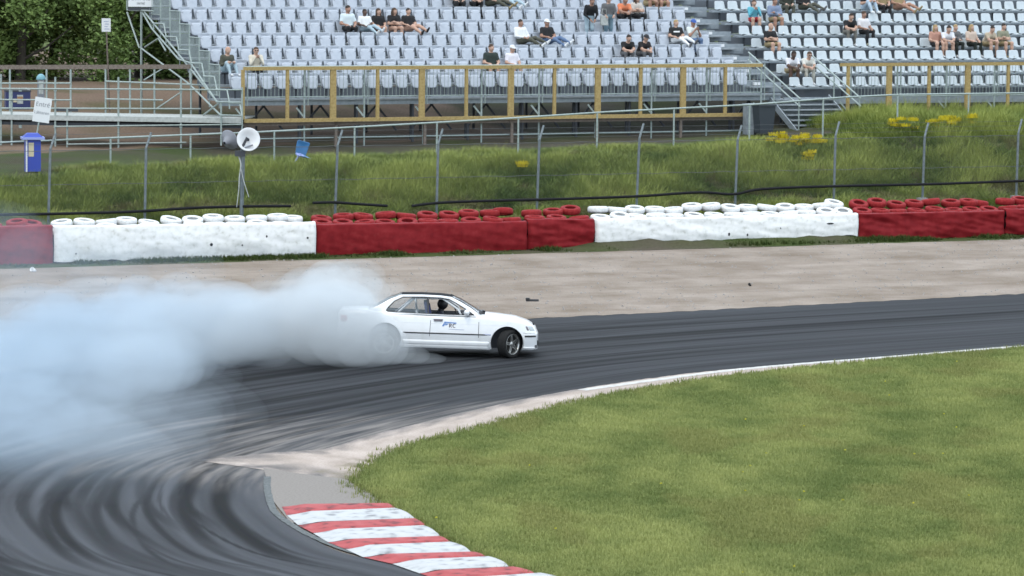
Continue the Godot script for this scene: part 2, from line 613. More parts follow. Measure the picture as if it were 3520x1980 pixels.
	var flat := func(s: float, t: float) -> Vector3:
		return Vector3(lerpf(-80, 70, s), -0.012, lerpf(-30, -128, t))
	var flat_paint := func(_s: float, _t: float, _p: Vector3) -> Color:
		return Color(0.25, 0.21, 0.175)
	setting("gravel_bed", grid_mesh(4, 4, flat, flat_paint), M.gravel)
	var plane := PlaneMesh.new()
	plane.size = Vector2(5000, 5000)
	var g := setting("ground", plane, M.ground)
	g.position.y = -0.08

	# pale sandy strip between the inner edge and the infield, wide at the apex
	var inside := [[700, 1588, 1165, 1652], [960, 1560, 1245, 1625], [1130, 1545, 1330, 1575], [1300, 1495, 1440, 1530], [1530, 1440, 1640, 1482], [1770, 1383, 1850, 1425], [2050, 1331, 2090, 1366], [2400, 1283, 2410, 1312], [2730, 1254, 2735, 1273], [3100, 1224, 3102, 1236], [3520, 1191, 3522, 1200], [4300, 1138, 4300, 1146]]
	var near := []
	var far_ := []
	for q in inside:
		near.append(on_ground(q[0], q[1]))
		far_.append(on_ground(q[2], q[3]))
	var strip := func(s: float, t: float) -> Vector3:
		var p := spline(near, s).lerp(spline(far_, s), t * 1.12 - 0.06)
		p.y = 0.009
		var wob := 0.10 if t < 0.02 else 0.3 if t > 0.98 else 0.0
		return p + Vector3(0, 0, wob * lump.get_noise_2d(p.x * 6.0, p.z * 6.0))
	var strip_paint := func(s: float, t: float, p: Vector3) -> Color:
		var k := clampf(0.55 + 0.6 * lump.get_noise_2d(s * 60.0, t * 8.0) + 0.4 * lump.get_noise_2d(p.x * 2.2, p.z * 1.2), 0.0, 1.0)
		var col := Color(0.37, 0.31, 0.265).lerp(Color(0.545, 0.465, 0.415), k)
		# rubber and tarmac showing through at the worn margin, turf and soil at the other
		var worn := clampf(0.9 - t * 3.2 + 0.8 * lump.get_noise_2d(s * 70.0 + 30.0, t * 9.0), 0.0, 1.0) * (1.0 - smoothstep(0.45, 0.65, s)) * 0.7
		worn = maxf(worn, (1.0 - smoothstep(0.0, 0.10, s)) * clampf(0.75 + 1.2 * lump.get_noise_2d(p.x * 3.0, p.z * 2.0), 0.0, 1.0))
		col = col.lerp(Color(0.10, 0.10, 0.105), worn)
		var soil := clampf((t - 0.72) * 3.0 + 1.5 * lump.get_noise_2d(p.x * 5.0, p.z * 4.0), 0.0, 1.0)
		return col.lerp(Color(0.22, 0.19, 0.13), soil * 0.8)
	setting("sand_strip", grid_mesh(300, 30, strip, strip_paint), M.dust)
	# grey apron round the head of the kerb
	var apron := []
	for q in [[905, 1610], [1030, 1630], [1170, 1646], [1260, 1672], [1310, 1715], [1345, 1760], [1000, 1800], [940, 1725]]:
		apron.append(on_ground(q[0], q[1]))
	setting("kerb_apron", sheet(apron, 0.0115, Color(0.27, 0.245, 0.225)), M.dust)
	# the painted line along the inner edge
	var lp := []
	for q in [[2000, 1343], [2250, 1308], [2500, 1276], [2730, 1254.5], [3000, 1233], [3250, 1213], [3520, 1191.5], [4300, 1138.5]]:
		lp.append(on_ground(q[0], q[1]))
	setting("edge_line", ribbon(lp, 0.24, 0.014, lump, 0.03), M.edge_line)
	var kp := []
	for q in [[920, 1640], [918, 1670], [922, 1700], [932, 1735], [948, 1765], [1005, 1808], [1065, 1842], [1185, 1892], [1355, 1938], [1466, 1973], [1620, 2030]]:
		kp.append(on_ground(q[0], q[1]))
	setting("kerb_line", ribbon(kp, 0.12, 0.013, lump, 0.015), M.line)

	# the infield
	var field := []
	for q in [[1225, 1668], [1262, 1612], [1330, 1568], [1440, 1525], [1640, 1477], [1850, 1420], [2090, 1362], [2410, 1309], [2735, 1271], [3102, 1235], [3522, 1199], [4300, 1145], [5200, 1120], [5600, 2400], [2100, 2400], [1990, 2030], [1845, 1975], [1760, 1955], [1632, 1902], [1540, 1855], [1440, 1795], [1350, 1748], [1290, 1705]]:
		field.append(on_ground(q[0], q[1]))
	setting("infield", sheet(field, 0.016, Color.WHITE), M.turf)
	infield_outline = field

	# loose stones on the gravel
	var st := new_st()
	st.set_smooth_group(-1)
	var ico := [Vector3(0.5, 0, 0), Vector3(-0.45, 0.05, 0), Vector3(0, 0.4, 0.05), Vector3(0.05, -0.4, 0), Vector3(0, 0.05, 0.5), Vector3(0.05, 0, -0.5)]
	for f in [[0, 2, 4], [4, 2, 1], [1, 2, 5], [5, 2, 0], [0, 4, 3], [4, 1, 3], [1, 5, 3], [5, 0, 3]]:
		for i in f:
			st.add_vertex(ico[i])
	var stone := done(st)
	var mm := MultiMesh.new()
	mm.transform_format = MultiMesh.TRANSFORM_3D
	mm.mesh = stone
	mm.instance_count = 15000
	for k in 15000:
		var p: Vector3 = place.call(r.randf(), r.randf_range(0.02, 0.99))
		var b := Basis.from_euler(Vector3(r.randf() * TAU, r.randf() * TAU, 0)) * Basis.from_scale(Vector3.ONE * (0.018 + 0.075 * pow(r.randf(), 6.0)))
		mm.set_instance_transform(k, Transform3D(b, p))
	var o := MultiMeshInstance3D.new()
	o.name = "gravel_stones"
	o.multimesh = mm
	o.material_override = M.stone
	add_child(o)
	tag(o, "loose pale stones scattered over the gravel trap", "gravel", "", "stuff")


var infield_outline := []
var no_paint: Callable


func sheet(outline: Array, y: float, col: Color) -> ArrayMesh:
	var flat := PackedVector2Array()
	for p in outline:
		flat.append(Vector2(p.x, p.z))
	var tris := Geometry2D.triangulate_polygon(flat)
	var v := PackedVector3Array()
	var n := PackedVector3Array()
	var c := PackedColorArray()
	for p in flat:
		v.append(Vector3(p.x, y, p.y))
		n.append(Vector3.UP)
		c.append(col)
	return array_mesh(v, n, c, tris)


func ribbon(pts: Array, width: float, y: float, wob: FastNoiseLite, amount: float) -> ArrayMesh:
	var place := func(s: float, t: float) -> Vector3:
		var p := spline(pts, s)
		var d := (spline(pts, minf(s + 0.002, 1.0)) - spline(pts, maxf(s - 0.002, 0.0))).normalized()
		var side := Vector3(-d.z, 0, d.x)
		return p + side * ((t - 0.5) * width + amount * wob.get_noise_2d(p.x * 9.0 + t * 40.0, p.z * 9.0)) + Vector3(0, y, 0)
	return grid_mesh(160, 2, place, no_paint)


func make_kerb() -> void:
	var kerb := thing("striped_kerb", "red and white striped kerb on the inside of the corner beside the grass", "kerb")
	var lines := [[395, 432, 1255, 425], [435, 500, 1300, 465], [525, 580, 1478, 545], [648, 645, 1538, 606], [768, 718, 1678, 690], [908, 773, 1748, 740], [1050, 838, 1938, 817], [1282, 890, 2052, 857], [1505, 968, 2242, 934], [1715, 1040, 2462, 992], [1960, 1110, 2700, 1055], [2240, 1190, 2980, 1130]]
	for k in lines.size() - 1:
		var q: Array = lines[k]
		var w: Array = lines[k + 1]
		var white := k % 2 == 1
		var l0 := on_ground(800 + 0.427 * q[0], 1550 + 0.427 * q[1], 0.05)
		var r0 := on_ground(800 + 0.427 * q[2], 1550 + 0.427 * q[3], 0.05)
		var l1 := on_ground(800 + 0.427 * w[0], 1550 + 0.427 * w[1], 0.05)
		var r1 := on_ground(800 + 0.427 * w[2], 1550 + 0.427 * w[3], 0.05)
		var tall := 0.075 if white else 0.06
		var place := func(u: float, t: float) -> Vector3:
			var bulge := 0.10 * (1.0 - pow(2.0 * t - 1.0, 2.0)) * smoothstep(0.8, 1.0, u)
			var p := l0.lerp(r0, u + bulge * 0.4).lerp(l1.lerp(r1, u + bulge * 0.4), lerpf(0.012, 0.988, t))
			var h := tall * smoothstep(0.0, 0.22, u) * (1.0 - 0.9 * smoothstep(0.97, 1.0, u)) * (0.55 + 0.45 * sqrt(maxf(0.0, 1.0 - pow(2.0 * t - 1.0, 6.0))))
			p.y = 0.018 + h
			return p
		part(kerb, "kerb_block", grid_mesh(24, 8, place, no_paint), M.kerb_white if white else M.kerb_red)


func make_bank() -> void:
	var patch := FastNoiseLite.new()
	patch.seed = 51
	patch.frequency = 0.25
	patch.fractal_octaves = 4
	var place := func(s: float, t: float) -> Vector3:
		var a := lerpf(-60.0, 60.0, s)
		var off := -15.6 + 75.0 * t * (0.35 + 0.65 * t)
		var ridge := 0.0
		if off < -14.2 and a > 4.0 and a < 16.0:
			ridge = (0.17 + 0.14 * patch.get_noise_2d(a * 5.0, off * 5.0)) * smoothstep(-15.4, -14.6, off) * smoothstep(4.0, 6.0, a) * (1.0 - smoothstep(14.0, 16.0, a))
		return sp(a, bank_height(a, off) + ridge, off)
	var paint := func(s: float, t: float, _p: Vector3) -> Color:
		var a := lerpf(-60.0, 60.0, s)
		var off := -15.6 + 75.0 * t * (0.35 + 0.65 * t)
		var dirt := clampf(0.25 + patch.get_noise_2d(a, off) * 1.2, 0.0, 1.0)
		if off > -2.0 and a > -1.0:
			dirt = clampf(0.75 + patch.get_noise_2d(a, off), 0.0, 1.0)
		var soil := Color(0.09, 0.075, 0.058)
		if off > 1.0 and a < 12.0:
			soil = Color(0.235, 0.165, 0.125)
			dirt = clampf(0.95 + patch.get_noise_2d(a, off), 0.0, 1.0)
		if off < -13.0:
			soil = Color(0.12, 0.10, 0.075)
		return Color(0.07, 0.095, 0.028).lerp(soil, dirt)
	setting("grass_bank", grid_mesh(240, 150, place, paint), M.earth)


# ---------- the tyre barrier ----------

func tyre_mesh(sides: int) -> ArrayMesh:
	var st := new_st()
	lathe(st, [Vector2(0.165, 0.075), Vector2(0.19, 0.095), Vector2(0.25, 0.102), Vector2(0.292, 0.085), Vector2(0.310, 0.05), Vector2(0.314, 0.0), Vector2(0.310, -0.05), Vector2(0.292, -0.085), Vector2(0.25, -0.102), Vector2(0.19, -0.095), Vector2(0.165, -0.075), Vector2(0.185, -0.04), Vector2(0.20, 0.0), Vector2(0.185, 0.04), Vector2(0.165, 0.075)], sides)
	return done(st)


func make_barriers() -> void:
	var tyre := tyre_mesh(20)
	var plain_tyre := tyre_mesh(10)
	var crease := FastNoiseLite.new()
	crease.seed = 61
	crease.frequency = 1.0
	crease.fractal_octaves = 3
	var r := RandomNumberGenerator.new()
	r.seed = 62
	var scuff_lump := SphereMesh.new()
	scuff_lump.radius = 0.5
	scuff_lump.height = 1.0
	scuff_lump.radial_segments = 10
	scuff_lump.rings = 5
	var scuffs := [[2503, 805, 0.07, 0.10], [2566, 807, 0.06, 0.08], [2850, 768, 0.26, 0.05], [2680, 784, 0.03, 0.05], [1055, 817, 0.06, 0.06], [723, 840, 0.09, 0.09], [915, 812, 0.05, 0.07], [260, 872, 0.04, 0.04], [830, 842, 0.04, 0.05], [2240, 830, 0.05, 0.04], [1550, 868, 0.2, 0.03]]
	# first and last place along, belt height at either end, colour, how creased, height of the lower edge, label
	var runs := [
		[-22.0, -11.22, 1.12, 1.06, "red", 0.4, 0.02, "red belt-wrapped tyre barrier partly veiled by the blue smoke"],
		[-11.2, -3.27, 1.03, 0.97, "white", 0.35, 0.07, "bulging white tyre barrier standing behind the smoke plume"],
		[-3.25, 3.50, 0.90, 0.84, "red", 0.4, 0.03, "long smooth red tyre barrier behind the white car"],
		[3.52, 5.72, 0.90, 0.86, "red", 1.2, 0.03, "short red tyre barrier with a dented belt beside a white one"],
		[5.74, 14.80, 0.85, 0.82, "white", 0.5, 0.14, "white tyre barrier with a torn muddy lower edge"],
		[14.82, 20.1, 0.82, 0.80, "red", 1.2, 0.02, "red tyre barrier with long folds beside the torn white one"],
		[20.12, 30.0, 0.85, 0.85, "red", 1.6, 0.10, "red tyre barrier with one steep diagonal fold in its belt"],
	]
	for d in runs:
		var a0: float = d[0]
		var a1: float = d[1]
		var white: bool = d[4] == "white"
		var o := thing("tyre_barrier", d[7], "tyre barrier", sp(a0, 0, -14.4), STAND_TURN, "tyre barriers along the gravel")
		var length := a1 - a0
		var seed_x := a0 * 1.7
		var depth := func(x: float, y: float) -> float:
			var f: float = crease.get_noise_2d((x + seed_x) * 0.38 + y * 0.5, y * 1.1 + seed_x) * 0.10 + crease.get_noise_2d((x + seed_x) * 0.9 - y * 0.8, y * 2.2 + 9.0) * 0.022
			var stacks := 0.030 * absf(sin(x * PI / 0.63)) * (0.6 + 0.8 * absf(crease.get_noise_2d(x + seed_x, 20.0)))
			return f * d[5] + (stacks if white else stacks * 0.4)
		var face := func(s: float, t: float) -> Vector3:
			var x := s * length
			var top := lerpf(d[2], d[3], s) + 0.02 * crease.get_noise_2d((x + seed_x) * 1.1, 3.0)
			var low: float = d[6] * (0.5 + 1.2 * absf(crease.get_noise_2d((x + seed_x) * 0.5, 77.0))) + 0.025 * crease.get_noise_2d((x + seed_x) * 2.0, 5.0)
			var y := lerpf(low, top, minf(t / 0.85, 1.0))
			var z: float = depth.call(x, y)
			z += 0.03 * sin(PI * clampf(y / top, 0.0, 1.0)) * (2.0 if white else 1.0)
			if t > 0.85:
				var k := (t - 0.85) / 0.15
				z -= 0.16 * k * k + 0.02 * k
				y += 0.035 * sin(k * PI * 0.5)
			var ends := minf(x, length - x)
			z -= 0.09 * pow(maxf(0.0, 1.0 - ends / 0.10), 2.0)
			return Vector3(x, y, z)
		part(o, "belt", grid_mesh(int(length * 14.0), 26, face, no_paint), M.white_belt if white else M.red_belt)
		for q in scuffs:  # dark scuffs and tears of the belt, built as flattened black lumps
			var w := on_stand(q[0], q[1], -14.4)
			if w.x > a0 + 0.1 and w.x < a1 - 0.1:
				var x := w.x - a0
				part(o, "belt_scuff", scuff_lump, M.black_rubber, Transform3D(Basis.from_scale(Vector3(q[2], q[3], 0.03)), Vector3(x, w.y, depth.call(x, w.y) + 0.03 * sin(PI * clampf(w.y / 0.95, 0.0, 1.0)) * (2.0 if white else 1.0) + 0.004)))
		# the stacks behind the belt
		var st := new_st()
		var count := int(length / 0.635)
		var step := length / count
		for k in count:
			for row in 2:
				for layer in 4:
					st.append_from(plain_tyre, 0, Transform3D(Basis(Vector3.UP, k), Vector3((k + 0.5) * step, 0.105 + 0.205 * layer, -0.42 - 0.62 * row)))
		part(o, "lower_tyres", st.commit(), M.black_rubber).set_meta("kind", "stuff")
		for k in count:
			for row in 2:
				var y: float = (0.90 if row == 0 else 1.035) + r.randf_range(-0.055, 0.06)
				if row == 0:
					y = minf(y, lerpf(d[2], d[3], float(k) / count) + r.randf_range(-0.01, 0.05))
				var x := clampf((k + 0.5 + (0.35 if row else 0.0)) * step + r.randf_range(-0.05, 0.05), 0.33, length - 0.33)
				var tilt := Basis.from_euler(Vector3(r.randf_range(-0.06, 0.24), r.randf() * TAU, r.randf_range(-0.14, 0.14)), EULER_ORDER_XYZ)
				part(o, "tyre", tyre, M.white_tyre if white else M.red_tyre, Transform3D(tilt, Vector3(x, y, -0.44 - 0.60 * row + r.randf_range(-0.05, 0.05))))


# ---------- the grandstands ----------

const FIRST_ROW := 1.6
const TREAD := 0.95
const LEFT_FLOOR := 3.89
const LEFT_RISE := 0.42
const RIGHT_FLOOR := 3.70
const RIGHT_RISE := 0.43
const SEAT_STEP := 0.54


func V(a: float, y: float, off: float) -> Vector3:
	return Vector3(a, y, -off)


func slab(st: SurfaceTool, outline: Array, front: Callable, back_by: float) -> void:
	# a rounded plate: outline of Vector2, front(p) gives the place of its face, back_by its thickness
	var n := outline.size()
	var mid := Vector2.ZERO
	for p in outline:
		mid += p / n
	var rings := []
	for s in [[0.0, 0.0], [0.80, 0.0], [0.97, -0.004], [1.0, -0.014], [0.98, -back_by], [0.0, -back_by]]:
		var ring := []
		for p in outline:
			var f: Vector3 = front.call(mid.lerp(p, s[0]))
			ring.append(f + Vector3(0, 0, s[1]))
		rings.append(ring)
	st.set_smooth_group(0)
	for k in rings.size() - 1:
		for i in n:
			var j := (i + 1) % n
			quad(st, rings[k][i], rings[k][j], rings[k + 1][j], rings[k + 1][i])


func rounded(points: Array, r: float, steps := 3) -> Array:
	var out := []
	var n := points.size()
	for k in n:
		var p: Vector2 = points[k]
		var a: Vector2 = p + (points[(k + n - 1) % n] - p).limit_length(r)
		var b: Vector2 = p + (points[(k + 1) % n] - p).limit_length(r)
		for s in steps + 1:
			var t := float(s) / steps
			out.append(a.lerp(p, t).lerp(p.lerp(b, t), t))
	return out


func folding_seat(folded: bool) -> ArrayMesh:
	var st := new_st()
	var back_out := rounded([Vector2(-0.19, 0.34), Vector2(0.19, 0.34), Vector2(0.23, 0.60), Vector2(0.255, 0.83), Vector2(-0.255, 0.83), Vector2(-0.23, 0.60)], 0.07)
	slab(st, back_out, func(p: Vector2) -> Vector3: return Vector3(p.x, p.y, -0.03 - 0.24 * (p.y - 0.38) + 0.9 * p.x * p.x + 0.035 * smoothstep(0.76, 0.83, p.y)), 0.03)
	if folded:
		var pan := rounded([Vector2(-0.165, 0.30), Vector2(0.165, 0.30), Vector2(0.205, 0.58), Vector2(0.16, 0.72), Vector2(-0.16, 0.72), Vector2(-0.205, 0.58)], 0.09)
		slab(st, pan, func(p: Vector2) -> Vector3: return Vector3(p.x, p.y, 0.13 - 0.22 * (p.y - 0.35) - 0.5 * p.x * p.x), 0.06)
	else:
		var pan := rounded([Vector2(-0.18, 0.0), Vector2(0.18, 0.0), Vector2(0.20, 0.40), Vector2(-0.20, 0.40)], 0.09)
		slab(st, pan, func(p: Vector2) -> Vector3: return Vector3(p.x, 0.43 - 0.02 * sin(p.y * 7.0), p.y - 0.02), 0.05)
	return done(st)


func shell_seat() -> ArrayMesh:
	var st := new_st()
	var back_out := rounded([Vector2(-0.225, 0.40), Vector2(0.225, 0.40), Vector2(0.19, 0.735), Vector2(-0.19, 0.735)], 0.06)
	slab(st, back_out, func(p: Vector2) -> Vector3: return Vector3(p.x, p.y, -0.20 - 0.22 * (p.y - 0.4) + 0.7 * p.x * p.x), 0.025)
	st.set_smooth_group(0)
	for k in 6:
		for i in 6:
			var c := []
			for q in [[i, k], [i + 1, k], [i + 1, k + 1], [i, k + 1]]:
				var u: float = q[0] / 3.0 - 1.0
				var w: float = q[1] / 6.0
				c.append(Vector3(u * 0.225, 0.425 + 0.035 * u * u - 0.03 * sin(w * 3.0), -0.20 + 0.38 * w))
			quad(st, c[0], c[1], c[2], c[3])
	st_box(st, Vector3(0, 0.402, 0.175), Vector3(0.42, 0.03, 0.02))
	return done(st)


func bracket_mesh() -> ArrayMesh:
	var st := new_st()
	st_box(st, Vector3(0, 0.20, -0.06), Vector3(0.05, 0.40, 0.05))
	st_box(st, Vector3(0, 0.36, -0.02), Vector3(0.30, 0.04, 0.14))
	return done(st)


func make_stands() -> void:
	plan_people()
	var left := thing("grandstand", "grandstand with rows of pale folding seats behind a timber frame", "grandstand", STAND_AT, STAND_TURN)
	var right := thing("grandstand", "grandstand with low-backed shell seats fixed along steel benches", "grandstand", STAND_AT, STAND_TURN)
	var seat_up := folding_seat(true)
	var seat_down := folding_seat(false)
	var shell := shell_seat()
	var bracket := bracket_mesh()
	for i in 9:
		var off := FIRST_ROW + TREAD * i
		var y := LEFT_FLOOR + LEFT_RISE * i
		block(left, "tread", V(9.95, y - 0.03, off - 0.08), Vector3(20.9, 0.06, 0.92), M.deck)
		block(left, "riser", V(9.95, y + LEFT_RISE * 0.5 - 0.04, off + 0.42), Vector3(20.9, LEFT_RISE - 0.08, 0.03), M.riser)
		var z := RIGHT_FLOOR + RIGHT_RISE * i
		block(right, "tread", V(29.5, z - 0.03, off - 0.08), Vector3(17.9, 0.06, 0.80), M.deck)
		block(right, "riser", V(29.5, z + RIGHT_RISE * 0.5 - 0.04, off + 0.42), Vector3(17.9, RIGHT_RISE - 0.10, 0.03), M.riser)
		if i < 8:
			block(right, "bench_beam", V(29.6, z + 0.36, off - 0.02), Vector3(17.2, 0.07, 0.30), M.grey_steel)
			for k in 9:
				block(right, "bench_post", V(21.4 + 1.95 * k, z + 0.16, off + 0.05), Vector3(0.06, 0.33, 0.06), M.dark_steel)
	for i in 7:
		var off := FIRST_ROW + TREAD * i
		for k in 36:
			var a := 0.34 + SEAT_STEP * k
			var y := LEFT_FLOOR + LEFT_RISE * i
			var down: bool = occupied.has(Vector2i(i, k))
			var turn := Basis(Vector3.UP, rng.randf_range(-0.02, 0.02)) * Basis(Vector3.RIGHT, rng.randf_range(-0.025, 0.025))
			var s := part(left, "seat", seat_down if down else seat_up, M.seat, Transform3D(turn, V(a, y, off)))
			part(s, "bracket", bracket, M.dark_steel)
		for k in 30:
			var a := 21.48 + SEAT_STEP * k
			part(right, "seat", shell, M.shell_seat, Transform3D(Basis(Vector3.UP, rng.randf_range(-0.02, 0.02)), V(a, RIGHT_FLOOR + RIGHT_RISE * i, off - 0.02)))
		# white plates on the ends of the aisle steps
		block(left, "step_plate", V(20.05, LEFT_FLOOR + LEFT_RISE * i + 0.32, off + 0.30), Vector3(0.34, 0.10, 0.06), M.white_paint)
	for k in 8:
		block(left, "aisle_riser", V(20.30, LEFT_FLOOR + LEFT_RISE * k + 0.20, FIRST_ROW + TREAD * k + 0.39), Vector3(1.5, LEFT_RISE - 0.07, 0.02), M.grey_steel)
		block(left, "aisle_step", V(20.15, LEFT_FLOOR + LEFT_RISE * k + 0.21, FIRST_ROW + TREAD * k + 0.15), Vector3(1.0, 0.05, 0.5), M.deck)
	# front edge of the decks
	block(left, "front_beam", V(9.95, 3.80, 0.90), Vector3(20.9, 0.24, 0.10), M.grey_steel)
	block(left, "front_deck", V(9.95, 3.865, 1.02), Vector3(20.9, 0.05, 0.5), M.deck)
	block(right, "front_beam", V(27.0, 3.64, 0.90), Vector3(12.9, 0.24, 0.10), M.grey_steel)
	# legs and braces under the decks
	for k in 11:
		var a := 0.35 + 2.03 * k
		for o in [1.0, 1.75]:
			bar(left, "leg", V(a + 0.35 * (o - 1.0), 2.2, o), V(a + 0.35 * (o - 1.0), 3.70, o), 0.07, 0.07, M.dark_steel)
		bar(left, "leg", V(a, 2.4, 5.0), V(a, 5.2, 5.0), 0.07, 0.07, M.dark_steel)
		if k < 10:
			bar(left, "brace", V(a + 0.3, 2.75, 1.9), V(a + 1.15, 3.68, 1.9), 0.06, 0.05, M.dark_steel)
			bar(left, "brace", V(a + 1.85, 2.75, 1.95), V(a + 1.05, 3.68, 1.95), 0.06, 0.05, M.dark_steel)
		if k < 6:
			var b := 21.3 + 2.03 * k
			bar(right, "leg", V(b, 2.4, 1.1), V(b, 3.55, 1.1), 0.07, 0.07, M.dark_steel)
			bar(right, "brace", V(b + 0.3, 2.75, 1.6), V(b + 1.2, 3.55, 1.6), 0.06, 0.05, M.dark_steel)
	# steel picket railing in front of the first rows
	for side in [[left, 0.1, 19.3, 4.98, 3.98], [right, 22.75, 32.8, 4.93, 3.80]]:
		var p: Node3D = side[0]
		var n := int(round((side[2] - side[1]) / 2.03))
		var step: float = (side[2] - side[1]) / n
		tube(p, "railing_bar", V(side[1], side[3], 0.22), V(side[2], side[3], 0.22), 0.024, M.steel)
		tube(p, "railing_bar", V(side[1], side[4], 0.22), V(side[2], side[4], 0.22), 0.020, M.steel)
		tube(p, "lower_pipe", V(side[1], 3.12, 0.25), V(side[2], 3.05, 0.25), 0.026, M.steel)
		tube(p, "lower_pipe", V(side[1], 2.62, 0.25), V(side[2], 2.66, 0.25), 0.026, M.steel)
		for k in n + 1:
			var a: float = side[1] + step * k
			tube(p, "railing_post", V(a, 2.0, 0.25), V(a, 4.98, 0.25), 0.03, M.steel)
			tube(p, "railing_post", V(a + 0.13, 3.7, 0.25), V(a + 0.13, 4.98, 0.25), 0.02, M.steel)
			bar(p, "gusset", V(a - 0.22, 3.62, 0.4), V(a, 3.30, 0.25), 0.05, 0.03, M.steel)
		var pickets := int((side[2] - side[1]) / 0.135)
		for k in pickets:
			tube(p, "picket", V(side[1] + 0.135 * k, side[4], 0.22), V(side[1] + 0.135 * k, side[3], 0.22), 0.0085, M.steel)
	# stepped guard of pickets at the open end of the left stand
	for i in 8:
		var off := FIRST_ROW + TREAD * i
		var y := LEFT_FLOOR + LEFT_RISE * i
		for e in [-0.5, 0.42]:
			tube(left, "guard_post", V(-0.42, y - 0.3, off + e), V(-0.42, y + 1.12, off + e), 0.022, M.steel)
		tube(left, "guard_bar", V(-0.42, y + 1.12, off - 0.5), V(-0.42, y + 1.12, off + 0.42), 0.022, M.steel)
		tube(left, "guard_bar", V(-0.42, y + 0.12, off - 0.5), V(-0.42, y + 0.12, off + 0.42), 0.018, M.steel)
		for k in 8:
			tube(left, "guard_picket", V(-0.42, y + 0.12, off - 0.42 + 0.11 * k), V(-0.42, y + 1.12, off - 0.42 + 0.11 * k), 0.010, M.steel)
	# aisle stairs down to the grass, with their rails
	var stairs := thing("aisle_stairs", "grey steel stairs climbing from the grass to the aisle between the stands", "stairs", STAND_AT, STAND_TURN)
	for k in 7:
		block(stairs, "step", V(21.2, 2.70 + 0.165 * k, -1.1 + 0.30 * k), Vector3(2.3, 0.04, 0.34), M.deck)
		block(stairs, "step_riser", V(21.2, 2.62 + 0.165 * k, -0.95 + 0.30 * k), Vector3(2.3, 0.125, 0.02), M.grey_steel)
	for a in [20.0, 22.4]:
		bar(stairs, "stringer", V(a, 2.55, -1.2), V(a, 3.75, 1.0), 0.22, 0.04, M.grey_steel)
		for h in [1.05, 0.78]:
			tube(stairs, "handrail", V(a, 2.75 + h, -1.3), V(a, 4.25 + h, 2.5), 0.028, M.steel)
		for q in [-1.2, 0.6, 2.4]:
			tube(stairs, "rail_post", V(a, 2.72 + 0.40 * (q + 1.2), q), V(a, 2.80 + 0.395 * (q + 1.3) + 1.0, q), 0.026, M.steel)
	# timber frames that stand before the railings
	var frames := [[[835, 988, 1145, 1298, 1450, 1603, 1756, 1906, 2055, 2202, 2348, 2493], "long yellow timber frame before the seats of the larger stand", 0.0, 19.2], [[2915, 3056, 3193, 3326, 3465, 3600, 3735], "yellow timber frame half sunk in tall grass before the bench seats", 22.3, 32.6]]
	for f in frames:
		var o := thing("timber_frame", f[1], "timber frame", STAND_AT, STAND_TURN, "timber frames before the stands")
		var a0: float = f[2]
		var a1: float = f[3]
		var k := 0
		for px in f[0]:
			var a := on_stand(px, 300, 0.0).x
			var wide := 0.20 if k % 2 == (0 if a0 > 10.0 else 0) and k > 0 and a0 < 10.0 or (a0 > 10.0 and k % 2 == 1) else 0.10
			block(o, "post", V(a, 4.08, 0.0), Vector3(wide, 1.62, 0.09), M.timber)
			k += 1
		var cut := a0
		while cut < a1 - 0.1:
			var to := minf(cut + 4.8, a1)
			block(o, "top_rail", V((cut + to) / 2.0, 4.925, -0.005), Vector3(to - cut - 0.01, 0.115, 0.11), M.timber)
			block(o, "bottom_rail", V((cut + to) / 2.0, 3.225, -0.005), Vector3(to - cut - 0.01, 0.12, 0.11), M.timber)
			block(o, "back_rail", V((cut + to) / 2.0, 3.10, 0.14), Vector3(to - cut - 0.02, 0.10, 0.12), M.old_timber)
			cut = to
		for q in int((a1 - a0) / 3.2) + 1:
			block(o, "foot", V(a0 + 0.1 + 3.2 * q, 2.75, 0.12), Vector3(0.09, 0.85, 0.08), M.old_timber)


# ---------- the scaffold on the left ----------

func on_plane(px: float, py: float, p: Vector3, n: Vector3) -> Vector3:
	var d := pixel_ray(px, py)
	return EYE + d * ((p - EYE).dot(n) / d.dot(n))


